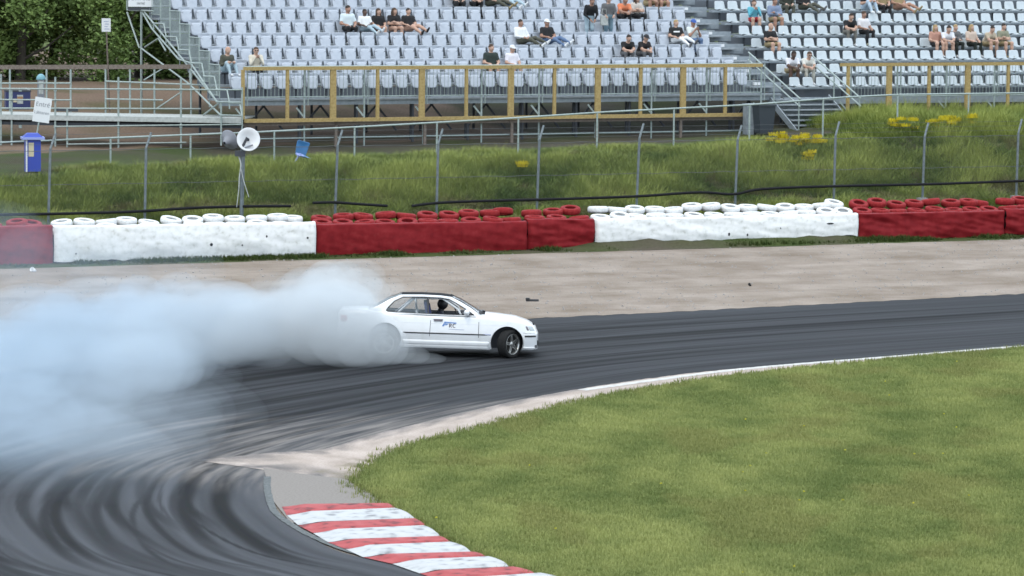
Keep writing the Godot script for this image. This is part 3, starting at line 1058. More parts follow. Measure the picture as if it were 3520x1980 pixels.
func make_scaffold() -> void:
	var f0 := on_ground(0, 396, 3.3)
	var f1 := on_ground(830, 409, 3.3)
	var dir := (f1 - f0).normalized()
	var nf := Vector3(dir.z, 0, -dir.x)
	if nf.z > 0:
		nf = -nf
	var o := thing("scaffold_platform", "raised plank walkway on a scaffold of galvanised tubes beside the stand", "scaffold", Vector3(f0.x, 0, f0.z))
	var at := Vector3(f0.x, 0, f0.z)
	var far := f0 - dir * 10.0
	var length := (f1 - far).length()
	# planks across the walkway
	var n := 7
	for k in n:
		var depth := 0.16 + 0.31 * k
		var p0 := far + nf * depth - at
		var p1 := f1 + nf * depth - at
		var cut := 0.0
		while cut < 0.999:
			var to := minf(cut + 3.6 / length, 1.0)
			bar(o, "plank", p0.lerp(p1, cut), p0.lerp(p1, to - 0.0008), 0.05, 0.29, M.plank)
			cut = to
	bar(o, "edge_board", far - at + Vector3(0, -0.06, 0) - nf * 0.03, f1 - at + Vector3(0, -0.06, 0) - nf * 0.03, 0.16, 0.04, M.plank)
	bar(o, "bearer", far - at + Vector3(0, -0.26, 0) + nf * 0.1, f1 - at + Vector3(0, -0.26, 0) + nf * 0.1, 0.10, 0.08, M.dark_steel)
	bar(o, "bearer", far - at + Vector3(0, -0.26, 0) + nf * 1.9, f1 - at + Vector3(0, -0.26, 0) + nf * 1.9, 0.10, 0.08, M.dark_steel)
	var back_at := f0 + nf * 2.3
	for t in [[3, 255, 3, 520], [40, 307, 40, 530], [190, 265, 190, 545], [231, 375, 231, 548], [407, 265, 407, 545], [622, 265, 622, 545], [832, 300, 832, 545]]:
		tube(o, "upright", on_plane(t[0], t[1], f0, nf) - at, on_plane(t[2], t[3], f0, nf) - at, 0.032, M.steel)
	for t in [[-300, 303, 832, 309], [-300, 341, 245, 344], [190, 435, 832, 428], [231, 496, 640, 490]]:
		tube(o, "ledger", on_plane(t[0], t[1], f0 - nf * 0.05, nf) - at, on_plane(t[2], t[3], f0 - nf * 0.05, nf) - at, 0.026, M.steel)
	for t in [[34, 238, 34, 392], [160, 238, 160, 392], [243, 238, 243, 392], [363, 238, 363, 392], [447, 238, 447, 392], [531, 238, 531, 392], [657, 238, 657, 396]]:
		tube(o, "upright", on_plane(t[0], t[1], back_at, nf) - at, on_plane(t[2], t[3], back_at, nf) - at, 0.032, M.steel)
	for t in [[-300, 286, 243, 286], [363, 279, 690, 292], [363, 340, 560, 344], [-300, 371, 690, 374]]:
		tube(o, "ledger", on_plane(t[0], t[1], back_at - nf * 0.05, nf) - at, on_plane(t[2], t[3], back_at - nf * 0.05, nf) - at, 0.026, M.steel)
	var rail0 := on_plane(-300, 232, back_at, nf) - at
	var rail1 := on_plane(372, 230, back_at, nf) - at
	var rail2 := on_plane(668, 229, back_at, nf) - at
	bar(o, "hand_board", rail0, rail1, 0.145, 0.05, M.old_timber)
	bar(o, "hand_board", rail1 + Vector3(0.02, 0, 0), rail2, 0.145, 0.05, M.old_timber)
	for x in [-190, 70, 190, 407, 622]:
		var c := on_plane(x, 435, f0, nf) - at
		tube(o, "coupler", c - Vector3(0, 0.05, 0), c + Vector3(0, 0.05, 0), 0.055, M.steel)
		var c2 := on_plane(x, 309, f0, nf) - at
		tube(o, "coupler", c2 - Vector3(0, 0.05, 0), c2 + Vector3(0, 0.05, 0), 0.05, M.steel)
	tube(o, "brace", on_plane(540, 372, back_at, nf) - at, on_plane(625, 315, back_at, nf) - at, 0.022, M.steel)
	tube(o, "brace", on_plane(495, 275, back_at, nf) - at, on_plane(565, 232, back_at, nf) - at, 0.022, M.steel)
	bar(o, "toe_board", on_plane(185, 377, f0 + nf * 1.4, nf) - at, on_plane(268, 379, f0 + nf * 1.4, nf) - at, 0.09, 0.06, M.dark_steel)

	# the stair-shaped side truss of the stand
	var s := thing("scaffold_truss", "sloping scaffold truss stepping down along the end of the stand", "scaffold", STAND_AT, 0.0)
	var pa := sp(-0.75, 0, 0)
	for t in [[437, -30, 437, 35], [437, 34, 527, 38], [497, 42, 748, 352], [491, 45, 521, 97], [521, 97, 613, 203], [613, 203, 656, 217], [656, 217, 745, 350], [437, 42, 479, 165], [482, 163, 652, 290], [652, 290, 760, 398], [498, 162, 545, 132], [652, 215, 656, 300], [545, 132, 570, 175], [745, 350, 832, 352], [757, 396, 832, 398], [760, 352, 760, 500], [700, 395, 755, 352]]:
		tube(s, "truss_tube", on_plane(t[0], t[1], pa, along) - STAND_AT, on_plane(t[2], t[3], pa, along) - STAND_AT, 0.03, M.steel)
	for k in 7:
		var x := 527.0 + 43.5 * k
		var y := 80.0 + 45.5 * k
		tube(s, "step_bracket", on_plane(x, y, pa, along) - STAND_AT, on_plane(x + 36, y + 2, pa, along) - STAND_AT, 0.03, M.steel)
		tube(s, "step_bracket", on_plane(x, y, pa, along) - STAND_AT, on_plane(x + 1, y + 22, pa, along) - STAND_AT, 0.024, M.steel)
		tube(s, "step_bracket", on_plane(x + 36, y + 2, pa, along) - STAND_AT, on_plane(x + 44, y + 45, pa, along) - STAND_AT, 0.024, M.steel)
	var post_top := on_plane(486, 40, pa, along)
	tube(s, "truss_post", Vector3(post_top.x, 2.4, post_top.z) - STAND_AT, post_top - STAND_AT, 0.04, M.steel)
	# the board hung at its upper landing
	var b := on_plane(484, 0, pa, along)
	var sign_ := thing("direction_board", "white board with dark lettering hung high on the scaffold truss", "sign", b)
	sign_.rotation_degrees.y = 6.0
	block(sign_, "panel", Vector3(0, 0.10, 0.05), Vector3(0.86, 0.66, 0.02), M.white_paint)
	block(sign_, "frame_rail", Vector3(0, -0.30, 0.03), Vector3(0.88, 0.10, 0.05), M.dark_steel)
	lettering(sign_, "LÄKTARE 8", Vector3(0, 0.07, 0.064), 0.155, M.ink)
	lettering(sign_, "ENTRÉ", Vector3(0, -0.12, 0.064), 0.07, M.ink)


func lettering(parent: Node, words: String, at: Vector3, size: float, m: Material) -> void:
	var t := TextMesh.new()
	t.text = words
	var f := SystemFont.new()
	f.font_names = PackedStringArray(["Droid Sans"])
	t.font = f
	t.font_size = 64
	t.pixel_size = size / 46.0
	t.depth = 0.004
	part(parent, "lettering", t, m, Transform3D(Basis.IDENTITY, at))


# ---------- fences ----------

func make_fences() -> void:
	var off := -11.6
	var o := thing("chain_link_fence", "tall chain-link fence with cranked steel posts along the foot of the bank", "fence", sp(0, 0, off), STAND_TURN)
	var spots := [-20.2, -17.0, -13.8, -10.47, -7.53, -4.5, -1.55, 1.76, 5.1, 8.5, 11.95, 15.49, 18.74, 22.26, 25.6, 29.0]
	for a in spots:
		var g := bank_height(a, off) - 0.1
		var lean := rng.randf_range(0.03, 0.09)
		var bend := Vector3(a + lean, 3.06 + rng.randf_range(-0.05, 0.08), 0)
		tube(o, "post", Vector3(a, g, 0), bend, 0.040, M.fence_steel)
		tube(o, "cranked_arm", bend, bend + Vector3(0.20, 0.44, -0.12), 0.034, M.fence_steel)
		if a > 17.0:
			block(o, "footing", Vector3(a, 1.03, 0.0), Vector3(0.30, 0.10, 0.22), M.stone)
	# strands and woven mesh
	for h in [3.04, 2.05]:
		var pts := []
		for k in 80:
			var a := -20.2 + 49.2 * k / 79.0
			pts.append(Vector3(a, h - 0.03 * sin(a * 1.9) ** 2, 0.0))
		var st := new_st()
		st_tube(st, pts, 0.008, 0.008, 5)
		part(o, "strand", done(st), M.wire)
	for k in 3:
		tube(o, "barbed_strand", Vector3(-20.0, 3.2 + 0.14 * k, -0.04 * k), Vector3(29.2, 3.2 + 0.14 * k, -0.04 * k), 0.004, M.wire)
	var st := new_st()
	st.set_smooth_group(-1)
	var pitch := 0.065
	var low := 1.0
	var high := 3.04
	var a := -20.2
	while a < 29.0:
		for s in [-1.0, 1.0]:
			var p0 := Vector3(a, low, 0.0)
			var p1 := Vector3(a + s * (high - low), high, 0.0)
			var w := Vector3(0.0016, 0, 0)
			var d := Vector3(0, 0, 0.0012)
			quad(st, p0 - w - d, p0 + w - d, p1 + w - d, p1 - w - d)
			quad(st, p0 - w + d, p0 + w + d, p1 + w + d, p1 - w + d)
		a += pitch
	var mesh := part(o, "woven_mesh", done(st), M.wire)
	mesh.set_meta("kind", "stuff")
	# black hose lying along the fence
	var hose := thing("black_hose", "black hose slung loosely along the foot of the fence", "hose", sp(0, 0, off), STAND_TURN)
	for run in [[[-16, 1.2], [-11.94, 1.22], [-10.37, 1.21], [-7.98, 1.22], [-6.1, 1.29], [-4.4, 1.30], [-3.0, 1.28]], [[-2.3, 1.36], [-1.6, 1.36], [-0.9, 1.30], [0.1, 1.22]], [[0.9, 1.20], [2.19, 1.29], [5.6, 1.31], [8.45, 1.34], [10.6, 1.42], [11.83, 1.34], [12.86, 1.48], [15.47, 1.52], [18.89, 1.52], [22.49, 1.56], [27.0, 1.6]]]:
		var pts := []
		for k in 61:
			var ctl := []
			for q in run:
				ctl.append(Vector3(q[0], q[1], 0.12))
			pts.append(spline(ctl, k / 60.0))
		var hs := new_st()
		st_tube(hs, pts, 0.042, 0.042, 8)
		part(hose, "hose_length", done(hs), M.black_rubber)
	# tube railing on the bank
	var r := thing("tube_railing", "long pale steel tube railing climbing across the bank below the stands", "railing", sp(0, 0, -5.0), STAND_TURN)
	var prev := Vector3.INF
	for q in [[-400, 507], [0, 490], [380, 474], [887, 454], [1219, 437], [1700, 410], [2100, 384], [2577, 360], [2906, 334], [3093, 325], [3520, 320], [3900, 318]]:
		var w := on_stand(q[0], q[1], -5.0)
		var p := Vector3(w.x, w.y, 0)
		if prev != Vector3.INF:
			tube(r, "top_tube", prev, p, 0.030, M.steel)
		prev = p
	for q in [[-180, 498], [100, 486], [380, 474], [655, 463], [943, 451], [1219, 437], [1502, 421], [1782, 405], [2053, 387], [2317, 373], [2577, 360], [2830, 341], [3086, 326], [3330, 323], [3600, 320]]:
		var w := on_stand(q[0], q[1], -5.0)
		tube(r, "post", Vector3(w.x, bank_height(w.x, -5.0) - 0.1, 0), Vector3(w.x, w.y, 0), 0.030, M.steel)


# ---------- trees ----------

func make_trees() -> void:
	var r := RandomNumberGenerator.new()
	r.seed = 81
	# one sprig of leaves: four corners to each
	var sprig := PackedVector3Array()
	for k in 12:
		var at := Vector3(r.randf_range(-1, 1), r.randf_range(-0.8, 0.8), r.randf_range(-1, 1)) * 0.30
		var b := Basis.from_euler(Vector3(r.randf_range(-1.0, 0.6), r.randf() * TAU, r.randf_range(-0.5, 0.5)))
		var s := r.randf_range(0.05, 0.095)
		sprig.append_array([at, at + b * Vector3(-s * 0.7, 0.01, s), at + b * Vector3(0, -0.02, s * 2.2), at + b * Vector3(s * 0.7, 0.01, s)])
	var spots := [[-8.0, 25.0, 9.0], [-4.6, 22.5, 8.0], [-2.6, 24.5, 9.5], [-0.6, 21.8, 7.0], [1.4, 24.0, 8.5], [2.9, 21.6, 7.5], [4.8, 23.8, 9.0], [6.6, 22.0, 8.0], [9.0, 24.5, 9.0], [-7.0, 21.8, 8.5]]
	var words := ["with a pale leafy top above the walkway", "with deep dark gaps in its crown", "tall and broad at the back of the dirt bank", "low and dense beside the signpost", "with yellowish green upper leaves", "dark and low behind the hand board", "rising behind the scaffold truss", "hidden mostly by the end of the stand", "standing behind the upper seats", "at the far end of the dirt bank"]
	var k := 0
	for q in spots:
		var base := sp(q[0], bank_height(q[0], q[1]) - 0.1, q[1])
		var t := thing("leafy_tree", "dense dark green tree " + words[k], "tree", base, 0.0, "trees behind the walkway")
		var h: float = q[2]
		var st := new_st()
		st_tube(st, [Vector3.ZERO, Vector3(0.1, h * 0.3, 0), Vector3(0.05, h * 0.6, 0.1), Vector3(0, h * 0.9, 0)], 0.20, 0.05, 8)
		for b in 7:
			var a := TAU * b / 7.0
			var y := h * (0.12 + 0.09 * b)
			st_tube(st, [Vector3(0.05, y, 0), Vector3(cos(a) * 1.0, y + 0.5, sin(a) * 1.0), Vector3(cos(a) * 2.0, y + 1.3, sin(a) * 2.0)], 0.07, 0.02, 6)
		part(t, "trunk", done(st), M.bark)
		var lobes := []
		for b in 26:
			var y := h * (0.04 + 0.92 * pow(float(b) / 25.0, 0.8))
			var w := 2.3 * sqrt(maxf(0.05, 1.0 - pow(absf(y / h - 0.40) / 0.64, 2.0)))
			var a := r.randf() * TAU
			lobes.append([Vector3(cos(a) * w * r.randf_range(0.3, 0.95), y, sin(a) * w * r.randf_range(0.3, 0.95)), r.randf_range(0.6, 1.05)])
		var v := PackedVector3Array()
		var nn := PackedVector3Array()
		var cc := PackedColorArray()
		var idx := PackedInt32Array()
		var green := Color(0.25, 0.30, 0.095) if k in [0, 2, 4] else Color(0.17, 0.24, 0.08)
		for i in 1700:
			var l: Array = lobes[r.randi() % lobes.size()]
			var d := Vector3(r.randfn(), r.randfn() * 0.75, r.randfn()).normalized()
			var p: Vector3 = l[0] + d * l[1] * pow(r.randf(), 0.35)
			p.y = maxf(p.y, 0.15)
			var xf := Transform3D(Basis.from_euler(Vector3(r.randf() * 0.8, r.randf() * TAU, r.randf() * 0.8)) * Basis.from_scale(Vector3.ONE * r.randf_range(0.8, 1.4)), p)
			var col := green * r.randf_range(0.88, 1.12)
			col.a = 1.0
			var w := xf * sprig
			for e in range(0, w.size(), 4):
				var m := (w[e + 2] - w[e]).cross(w[e + 1] - w[e]).normalized()
				var at := v.size() + e
				nn.append_array([m, m, m, m])
				cc.append_array([col, col, col, col])
				idx.append_array([at, at + 1, at + 2, at, at + 2, at + 3])
			v.append_array(w)
		part(t, "crown", array_mesh(v, nn, cc, idx), M.leaf)
		k += 1


# ---------- signs, bins, loudspeakers and other small things ----------

func make_furniture() -> void:
	# leaning entrance sign
	var p := sp(on_stand(145, 378, -1.0).x, on_stand(145, 378, -1.0).y, -1.0)
	var s := thing("entrance_sign", "tilted white sign with two lines of grey lettering above the blue bin", "sign", p, 8.0)
	s.rotation_degrees.z = -8.0
	block(s, "panel", Vector3.ZERO, Vector3(0.53, 0.78, 0.015), M.white_paint)
	lettering(s, "Entré", Vector3(0, 0.17, 0.010), 0.135, M.grey_plastic)
	lettering(s, "Läktaren", Vector3(0, -0.09, 0.010), 0.088, M.grey_plastic)
	tube(s, "sign_post", Vector3(-0.10, -1.9, -0.04), Vector3(-0.02, 0.36, -0.04), 0.025, M.steel)
	# blue litter bin with a hipped lid
	var b := thing("litter_bin", "blue litter bin with a white-rimmed hipped lid and a yellow label", "litter bin", sp(on_stand(112, 580, -5.6).x, bank_height(on_stand(112, 580, -5.6).x, -5.6) + 0.02, -5.6), 12.0)
	block(b, "body", Vector3(0, 0.50, 0), Vector3(0.46, 0.98, 0.46), M.blue_plastic)
	var st := new_st()
	st.set_smooth_group(-1)
	var c0 := [Vector3(-0.33, 1.02, -0.33), Vector3(0.33, 1.02, -0.33), Vector3(0.33, 1.02, 0.33), Vector3(-0.33, 1.02, 0.33)]
	for k in 4:
		var q := [c0[k], c0[(k + 1) % 4], c0[(k + 1) % 4] * Vector3(0.5, 1, 0.5) + Vector3(0, 0.15, 0), c0[k] * Vector3(0.5, 1, 0.5) + Vector3(0, 0.15, 0)]
		quad(st, q[0], q[1], q[2], q[3])
	quad(st, c0[0] * Vector3(0.5, 1, 0.5) + Vector3(0, 0.15, 0), c0[1] * Vector3(0.5, 1, 0.5) + Vector3(0, 0.15, 0), c0[2] * Vector3(0.5, 1, 0.5) + Vector3(0, 0.15, 0), c0[3] * Vector3(0.5, 1, 0.5) + Vector3(0, 0.15, 0))
	quad(st, c0[0], c0[1], c0[2], c0[3])
	part(b, "lid", done(st), M.blue_plastic)
	for k in 4:
		bar(b, "lid_rim", c0[k], c0[(k + 1) % 4], 0.07, 0.03, M.pale_blue)
	block(b, "label_plate", Vector3(-0.06, 0.68, 0.237), Vector3(0.16, 0.42, 0.008), M.cream)
	tube(b, "lid_post", Vector3(-0.2, 0.0, 0.25), Vector3(-0.2, 1.0, 0.25), 0.025, M.white_paint)
	# dark blue container on the walkway with paper notices
	var q0 := on_ground(60, 375, 3.35)
	var d := thing("storage_box", "dark blue box on the walkway with cream and brown notices", "box", q0, 14.0)
	block(d, "body", Vector3(0, 0.30, 0), Vector3(0.82, 0.60, 0.5), M.dark_blue)
	block(d, "lid", Vector3(0, 0.62, 0), Vector3(0.86, 0.05, 0.54), M.dark_steel)
	block(d, "notice", Vector3(0.06, 0.34, 0.255), Vector3(0.20, 0.30, 0.006), M.plank)
	block(d, "notice", Vector3(0.06, 0.38, 0.260), Vector3(0.19, 0.11, 0.006), M.ochre)
	block(d, "notice", Vector3(-0.11, 0.30, 0.256), Vector3(0.12, 0.12, 0.006), M.cream)
	bar(d, "handle", Vector3(0.26, 0.70, 0.1), Vector3(0.42, 0.66, 0.1), 0.05, 0.03, M.white_paint)
	var g0 := on_ground(136, 378, 3.35) + Vector3(0, 0, -0.4)
	var h := thing("domed_dispenser", "grey upright dispenser with a pale teal dome beside the blue box", "dispenser", g0)
	block(h, "cabinet", Vector3(0, 0.50, 0), Vector3(0.22, 1.0, 0.22), M.grey_plastic)
	block(h, "front_panel", Vector3(0.02, 0.75, 0.114), Vector3(0.15, 0.45, 0.01), M.plank)
	var dome := new_st()
	var prof := []
	for k in 9:
		prof.append(Vector2(0.16 * cos(k * PI / 16.0), 1.01 + 0.19 * sin(k * PI / 16.0)))
	lathe(dome, prof, 16)
	part(h, "dome", done(dome), M.teal)
	# small notice on a leaning post before the trees
	var n := on_stand(378, 300, 9.0)
	var e := thing("notice_post", "small white notice on a leaning wooden post before the trees", "sign", sp(n.x, bank_height(n.x, 9.0) - 0.05, 9.0), 8.0)
	var top := on_stand(371, 105, 9.0).y - bank_height(n.x, 9.0)
	bar(e, "post", Vector3(0.0, 0, 0), Vector3(-0.12, top + 0.05, 0), 0.10, 0.05, M.old_timber)
	block(e, "panel", Vector3(-0.13, top + 0.24, 0.04), Vector3(0.31, 0.46, 0.02), M.white_paint)
	for k in 4:
		block(e, "print_line", Vector3(-0.13 + 0.02 * (k % 2), top + 0.36 - 0.085 * k, 0.052), Vector3(0.17 - 0.03 * (k % 3), 0.03, 0.004), M.decal_pale)
	# loudspeakers on their pole at the fence
	var pa := on_stand(828, 700, -11.9)
	var sp0 := sp(pa.x, bank_height(pa.x, -11.9) - 0.1, -11.9)
	var ls := thing("horn_loudspeaker", "pair of round horn loudspeakers on a steel pole with a pale cable", "loudspeaker", sp0)
	var ph := on_stand(850, 478, -11.9).y - sp0.y
	tube(ls, "pole", Vector3.ZERO, Vector3(0.03, ph + 0.05, 0), 0.045, M.fence_steel)
	var horn := new_st()
	lathe(horn, [Vector2(0.05, -0.24), Vector2(0.09, -0.20), Vector2(0.13, -0.10), Vector2(0.20, -0.02), Vector2(0.33, 0.03), Vector2(0.345, 0.05), Vector2(0.33, 0.055), Vector2(0.22, 0.0), Vector2(0.12, -0.06), Vector2(0.0, -0.08)], 32)
	var horn_mesh := done(horn)
	var face := Basis.from_euler(Vector3(deg_to_rad(84), deg_to_rad(10), 0))
	var bell := part(ls, "horn", horn_mesh, M.white_paint, Transform3D(face, Vector3(0.22, ph, 0.12)))
	var core := new_st()
	lathe(core, [Vector2(0.0, 0.10), Vector2(0.025, 0.09), Vector2(0.045, -0.05), Vector2(0.05, -0.2)], 12)
	part(bell, "driver", done(core), M.dark_steel)
	bar(ls, "bracket", Vector3(0.02, ph - 0.28, 0.16), Vector3(0.20, ph + 0.06, 0.22), 0.07, 0.04, M.dark_steel)
	bar(ls, "bracket", Vector3(0.02, ph - 0.28, 0.16), Vector3(0.36, ph - 0.16, 0.2), 0.05, 0.04, M.grey_plastic)
	part(ls, "horn", horn_mesh, M.grey_plastic, Transform3D(Basis.from_euler(Vector3(deg_to_rad(-70), deg_to_rad(-35), 0)) * Basis.from_scale(Vector3.ONE * 0.9), Vector3(-0.36, ph - 0.04, -0.05)))
	block(ls, "junction_box", Vector3(-0.02, ph - 0.42, 0.06), Vector3(0.30, 0.16, 0.14), M.dark_steel)
	for run in [[[0.0, ph - 0.5], [0.06, ph - 0.75], [0.02, ph - 1.1], [0.0, ph - 1.5], [-0.06, ph - 2.0]], [[0.05, ph - 0.8], [0.14, ph - 1.2], [0.30, ph - 1.7]]]:
		var pts := []
		var ctl := []
		for w in run:
			ctl.append(Vector3(w[0] - 0.06, w[1], 0.07))
		for k in 25:
			pts.append(spline(ctl, k / 24.0))
		var cs := new_st()
		st_tube(cs, pts, 0.022 if run.size() > 3 else 0.012, 0.012, 6)
		part(ls, "cable", done(cs), M.plank)
	# a loose blue seat on the bank
	var w0 := on_stand(1022, 522, -5.6)
	var seat := thing("loose_seat", "loose blue plastic seat lying in the grass below the railing", "seat", sp(w0.x, bank_height(w0.x, -5.6) + 0.28, -5.6), 40.0)
	seat.rotation_degrees.z = -14.0
	part(seat, "shell", folding_seat(false), M.chair_blue, Transform3D(Basis(Vector3.RIGHT, 0.25), Vector3(0.05, -0.34, 0)))
	part(seat, "frame", bracket_mesh(), M.pale_blue, Transform3D(Basis(Vector3.RIGHT, 0.6), Vector3(-0.1, -0.30, 0.1)))
	# wheeled bin beside the stairs
	var wb := on_stand(2625, 450, -0.8)
	var bin := thing("wheeled_bin", "dark grey wheeled bin beside the aisle stairs", "bin", sp(wb.x, bank_height(wb.x, -0.8), -0.8), 20.0)
	var bs := new_st()
	bs.set_smooth_group(-1)
	var lo := Vector2(0.24, 0.24)
	var hi := Vector2(0.31, 0.30)
	var ring := []
	for y in [[0.08, lo], [1.0, hi]]:
		for sgn in [[-1, -1], [1, -1], [1, 1], [-1, 1]]:
			ring.append(Vector3(y[1].x * sgn[0], y[0], y[1].y * sgn[1]))
	for k in 4:
		quad(bs, ring[k], ring[(k + 1) % 4], ring[4 + (k + 1) % 4], ring[4 + k])
	quad(bs, ring[0], ring[1], ring[2], ring[3])
	part(bin, "body", done(bs), M.bin_grey)
	block(bin, "lid", Vector3(0, 1.04, 0.01), Vector3(0.66, 0.07, 0.66), M.bin_grey)
	bar(bin, "handle", Vector3(-0.25, 1.03, -0.38), Vector3(0.25, 1.03, -0.38), 0.03, 0.03, M.bin_grey)
	for sx in [-0.22, 0.22]:
		tube(bin, "wheel", Vector3(sx - 0.02, 0.10, -0.24), Vector3(sx + 0.02, 0.10, -0.24), 0.10, M.black_rubber)
	var cab := on_stand(2578, 450, -0.3)
	var cb := thing("steel_cabinet", "tall grey steel cabinet between the timber frame and the wheeled bin", "cabinet", sp(cab.x, bank_height(cab.x, -0.3), -0.3), 20.0)
	block(cb, "body", Vector3(0, 0.52, 0), Vector3(0.40, 1.04, 0.35), M.grey_steel)
	block(cb, "lid", Vector3(0, 1.055, 0), Vector3(0.44, 0.03, 0.39), M.grey_steel)
	# debris on the gravel
	var j := on_ground(1830, 1039)
	var deb := thing("bumper_fragment", "long dark plastic fragment lying on the gravel ahead of the car", "debris", j + Vector3(0, 0.05, 0), -12.0)
	bar(deb, "strip", Vector3(-0.16, 0, 0), Vector3(0.16, 0.005, 0), 0.05, 0.06, M.seam)
	block(deb, "clip", Vector3(-0.12, 0.03, 0), Vector3(0.09, 0.06, 0.10), M.trim)
	var bits := [[2580, 985, 0.05, "dark stub of plastic on the gravel below the torn white barrier"], [120, 937, 0.09, "white plastic cup lying at the foot of the red barrier"]]
	for w in bits:
		var o := thing("litter", w[3], "litter", on_ground(w[0], w[1]) + Vector3(0, 0.03, 0), 30.0)
		var ls2 := new_st()
		lathe(ls2, [Vector2(0.0, 0.0), Vector2(0.4, 0.0), Vector2(0.5, 1.1), Vector2(0.46, 1.1), Vector2(0.38, 0.1), Vector2(0.0, 0.08)], 10, Transform3D(Basis.from_euler(Vector3(0.6, 0, 0.9)) * Basis.from_scale(Vector3.ONE * w[2] * 1.5), Vector3.ZERO))
		part(o, "piece", done(ls2), M.white_paint if w[2] > 0.06 else M.trim)


# ---------- the car (x forward, y up, z to its right) ----------

const FRONT_AXLE := 1.35
const REAR_AXLE := -1.35
const NOSE := 2.0
const TAIL := -2.36
const ARCH := 0.365


func table(rows: Array, x: float) -> float:
	for k in rows.size() - 1:
		if x <= rows[k + 1][0]:
			var t := clampf((x - rows[k][0]) / (rows[k + 1][0] - rows[k][0]), 0.0, 1.0)
			var a: float = rows[maxi(k - 1, 0)][1]
			var d: float = rows[mini(k + 2, rows.size() - 1)][1]
			return lerpf(lerpf(rows[k][1], rows[k + 1][1], t), cubic_interpolate(rows[k][1], rows[k + 1][1], a, d, t), 0.6)
	return rows[-1][1]


func car_plan(x: float) -> float:
	var w := 0.852
	if x > 1.55:
		w -= 0.22 * pow((x - 1.55) / (NOSE - 1.55), 2.2)
	if x < -1.7:
		w -= 0.13 * pow((-1.7 - x) / (-1.7 - TAIL), 2.2)
	return w


func car_top_edge(x: float) -> float:
	return table([[-2.36, 0.89], [-2.30, 0.935], [-1.9, 0.952], [-1.3, 0.925], [-0.6, 0.905], [0.2, 0.898], [0.75, 0.900], [1.2, 0.872], [1.55, 0.842], [1.8, 0.80], [1.92, 0.775], [2.0, 0.72]], x)


func car_top_mid(x: float) -> float:
	return table([[-2.36, 0.92], [-2.30, 0.97], [-1.9, 0.99], [-1.6, 0.985], [0.6, 0.965], [0.80, 0.962], [1.2, 0.930], [1.55, 0.892], [1.8, 0.84], [1.92, 0.805], [2.0, 0.74]], x)


func car_low(x: float) -> float:
	return table([[-2.36, 0.30], [-2.2, 0.24], [-1.8, 0.22], [-1.0, 0.19], [1.0, 0.18], [1.7, 0.19], [1.9, 0.18], [2.0, 0.20]], x)


func car_side_z(x: float, y: float) -> float:
	var w := car_plan(x)
	var top := car_top_edge(x)
	var f := 1.0
	if y < 0.47:
		f -= 0.085 * pow((0.47 - y) / 0.3, 1.6)
	else:
		f -= 0.070 * pow((y - 0.47) / 0.43, 2.0)
	var v := (y - 0.47) / maxf(0.05, top - 0.47)
	if v > 0.82:
		f -= 0.045 * pow((v - 0.82) / 0.18, 2.0)
	# the bumpers stand a little proud of the wings
	if x > 1.72 and y < 0.56:
		f += 0.018
	return w * f


func warp(p: Vector3) -> Vector3:
	# the lamps and grille sit back from the bumper
	return p - Vector3(0.42 * maxf(0.0, p.y - 0.53) * smoothstep(1.45, 2.0, p.x), 0, 0)


func car_at(x: float, y: float, out := 0.0) -> Vector3:
	return warp(Vector3(x, y, car_side_z(x, y) + out))


func car_patch(x0: float, x1: float, y0: float, y1: float, out: float, slant := 0.0, bow := 0.0) -> ArrayMesh:
	# a thin plate that follows the right flank
	var place := func(s: float, t: float) -> Vector3:
		var y := lerpf(y0, y1, t)
		var x := lerpf(x0, x1, s) + slant * (t - 0.5)
		y += bow * (s - 0.5)
		var edge := 1.0 if s > 0.001 and s < 0.999 and t > 0.001 and t < 0.999 else 0.0
		return car_at(x, y, -0.01 + (out + 0.01) * edge)
	return grid_mesh(12, 5, place, no_paint)


func mirrored(m: ArrayMesh) -> Transform3D:
	return Transform3D(Basis.from_scale(Vector3(1, 1, -1)), Vector3.ZERO)


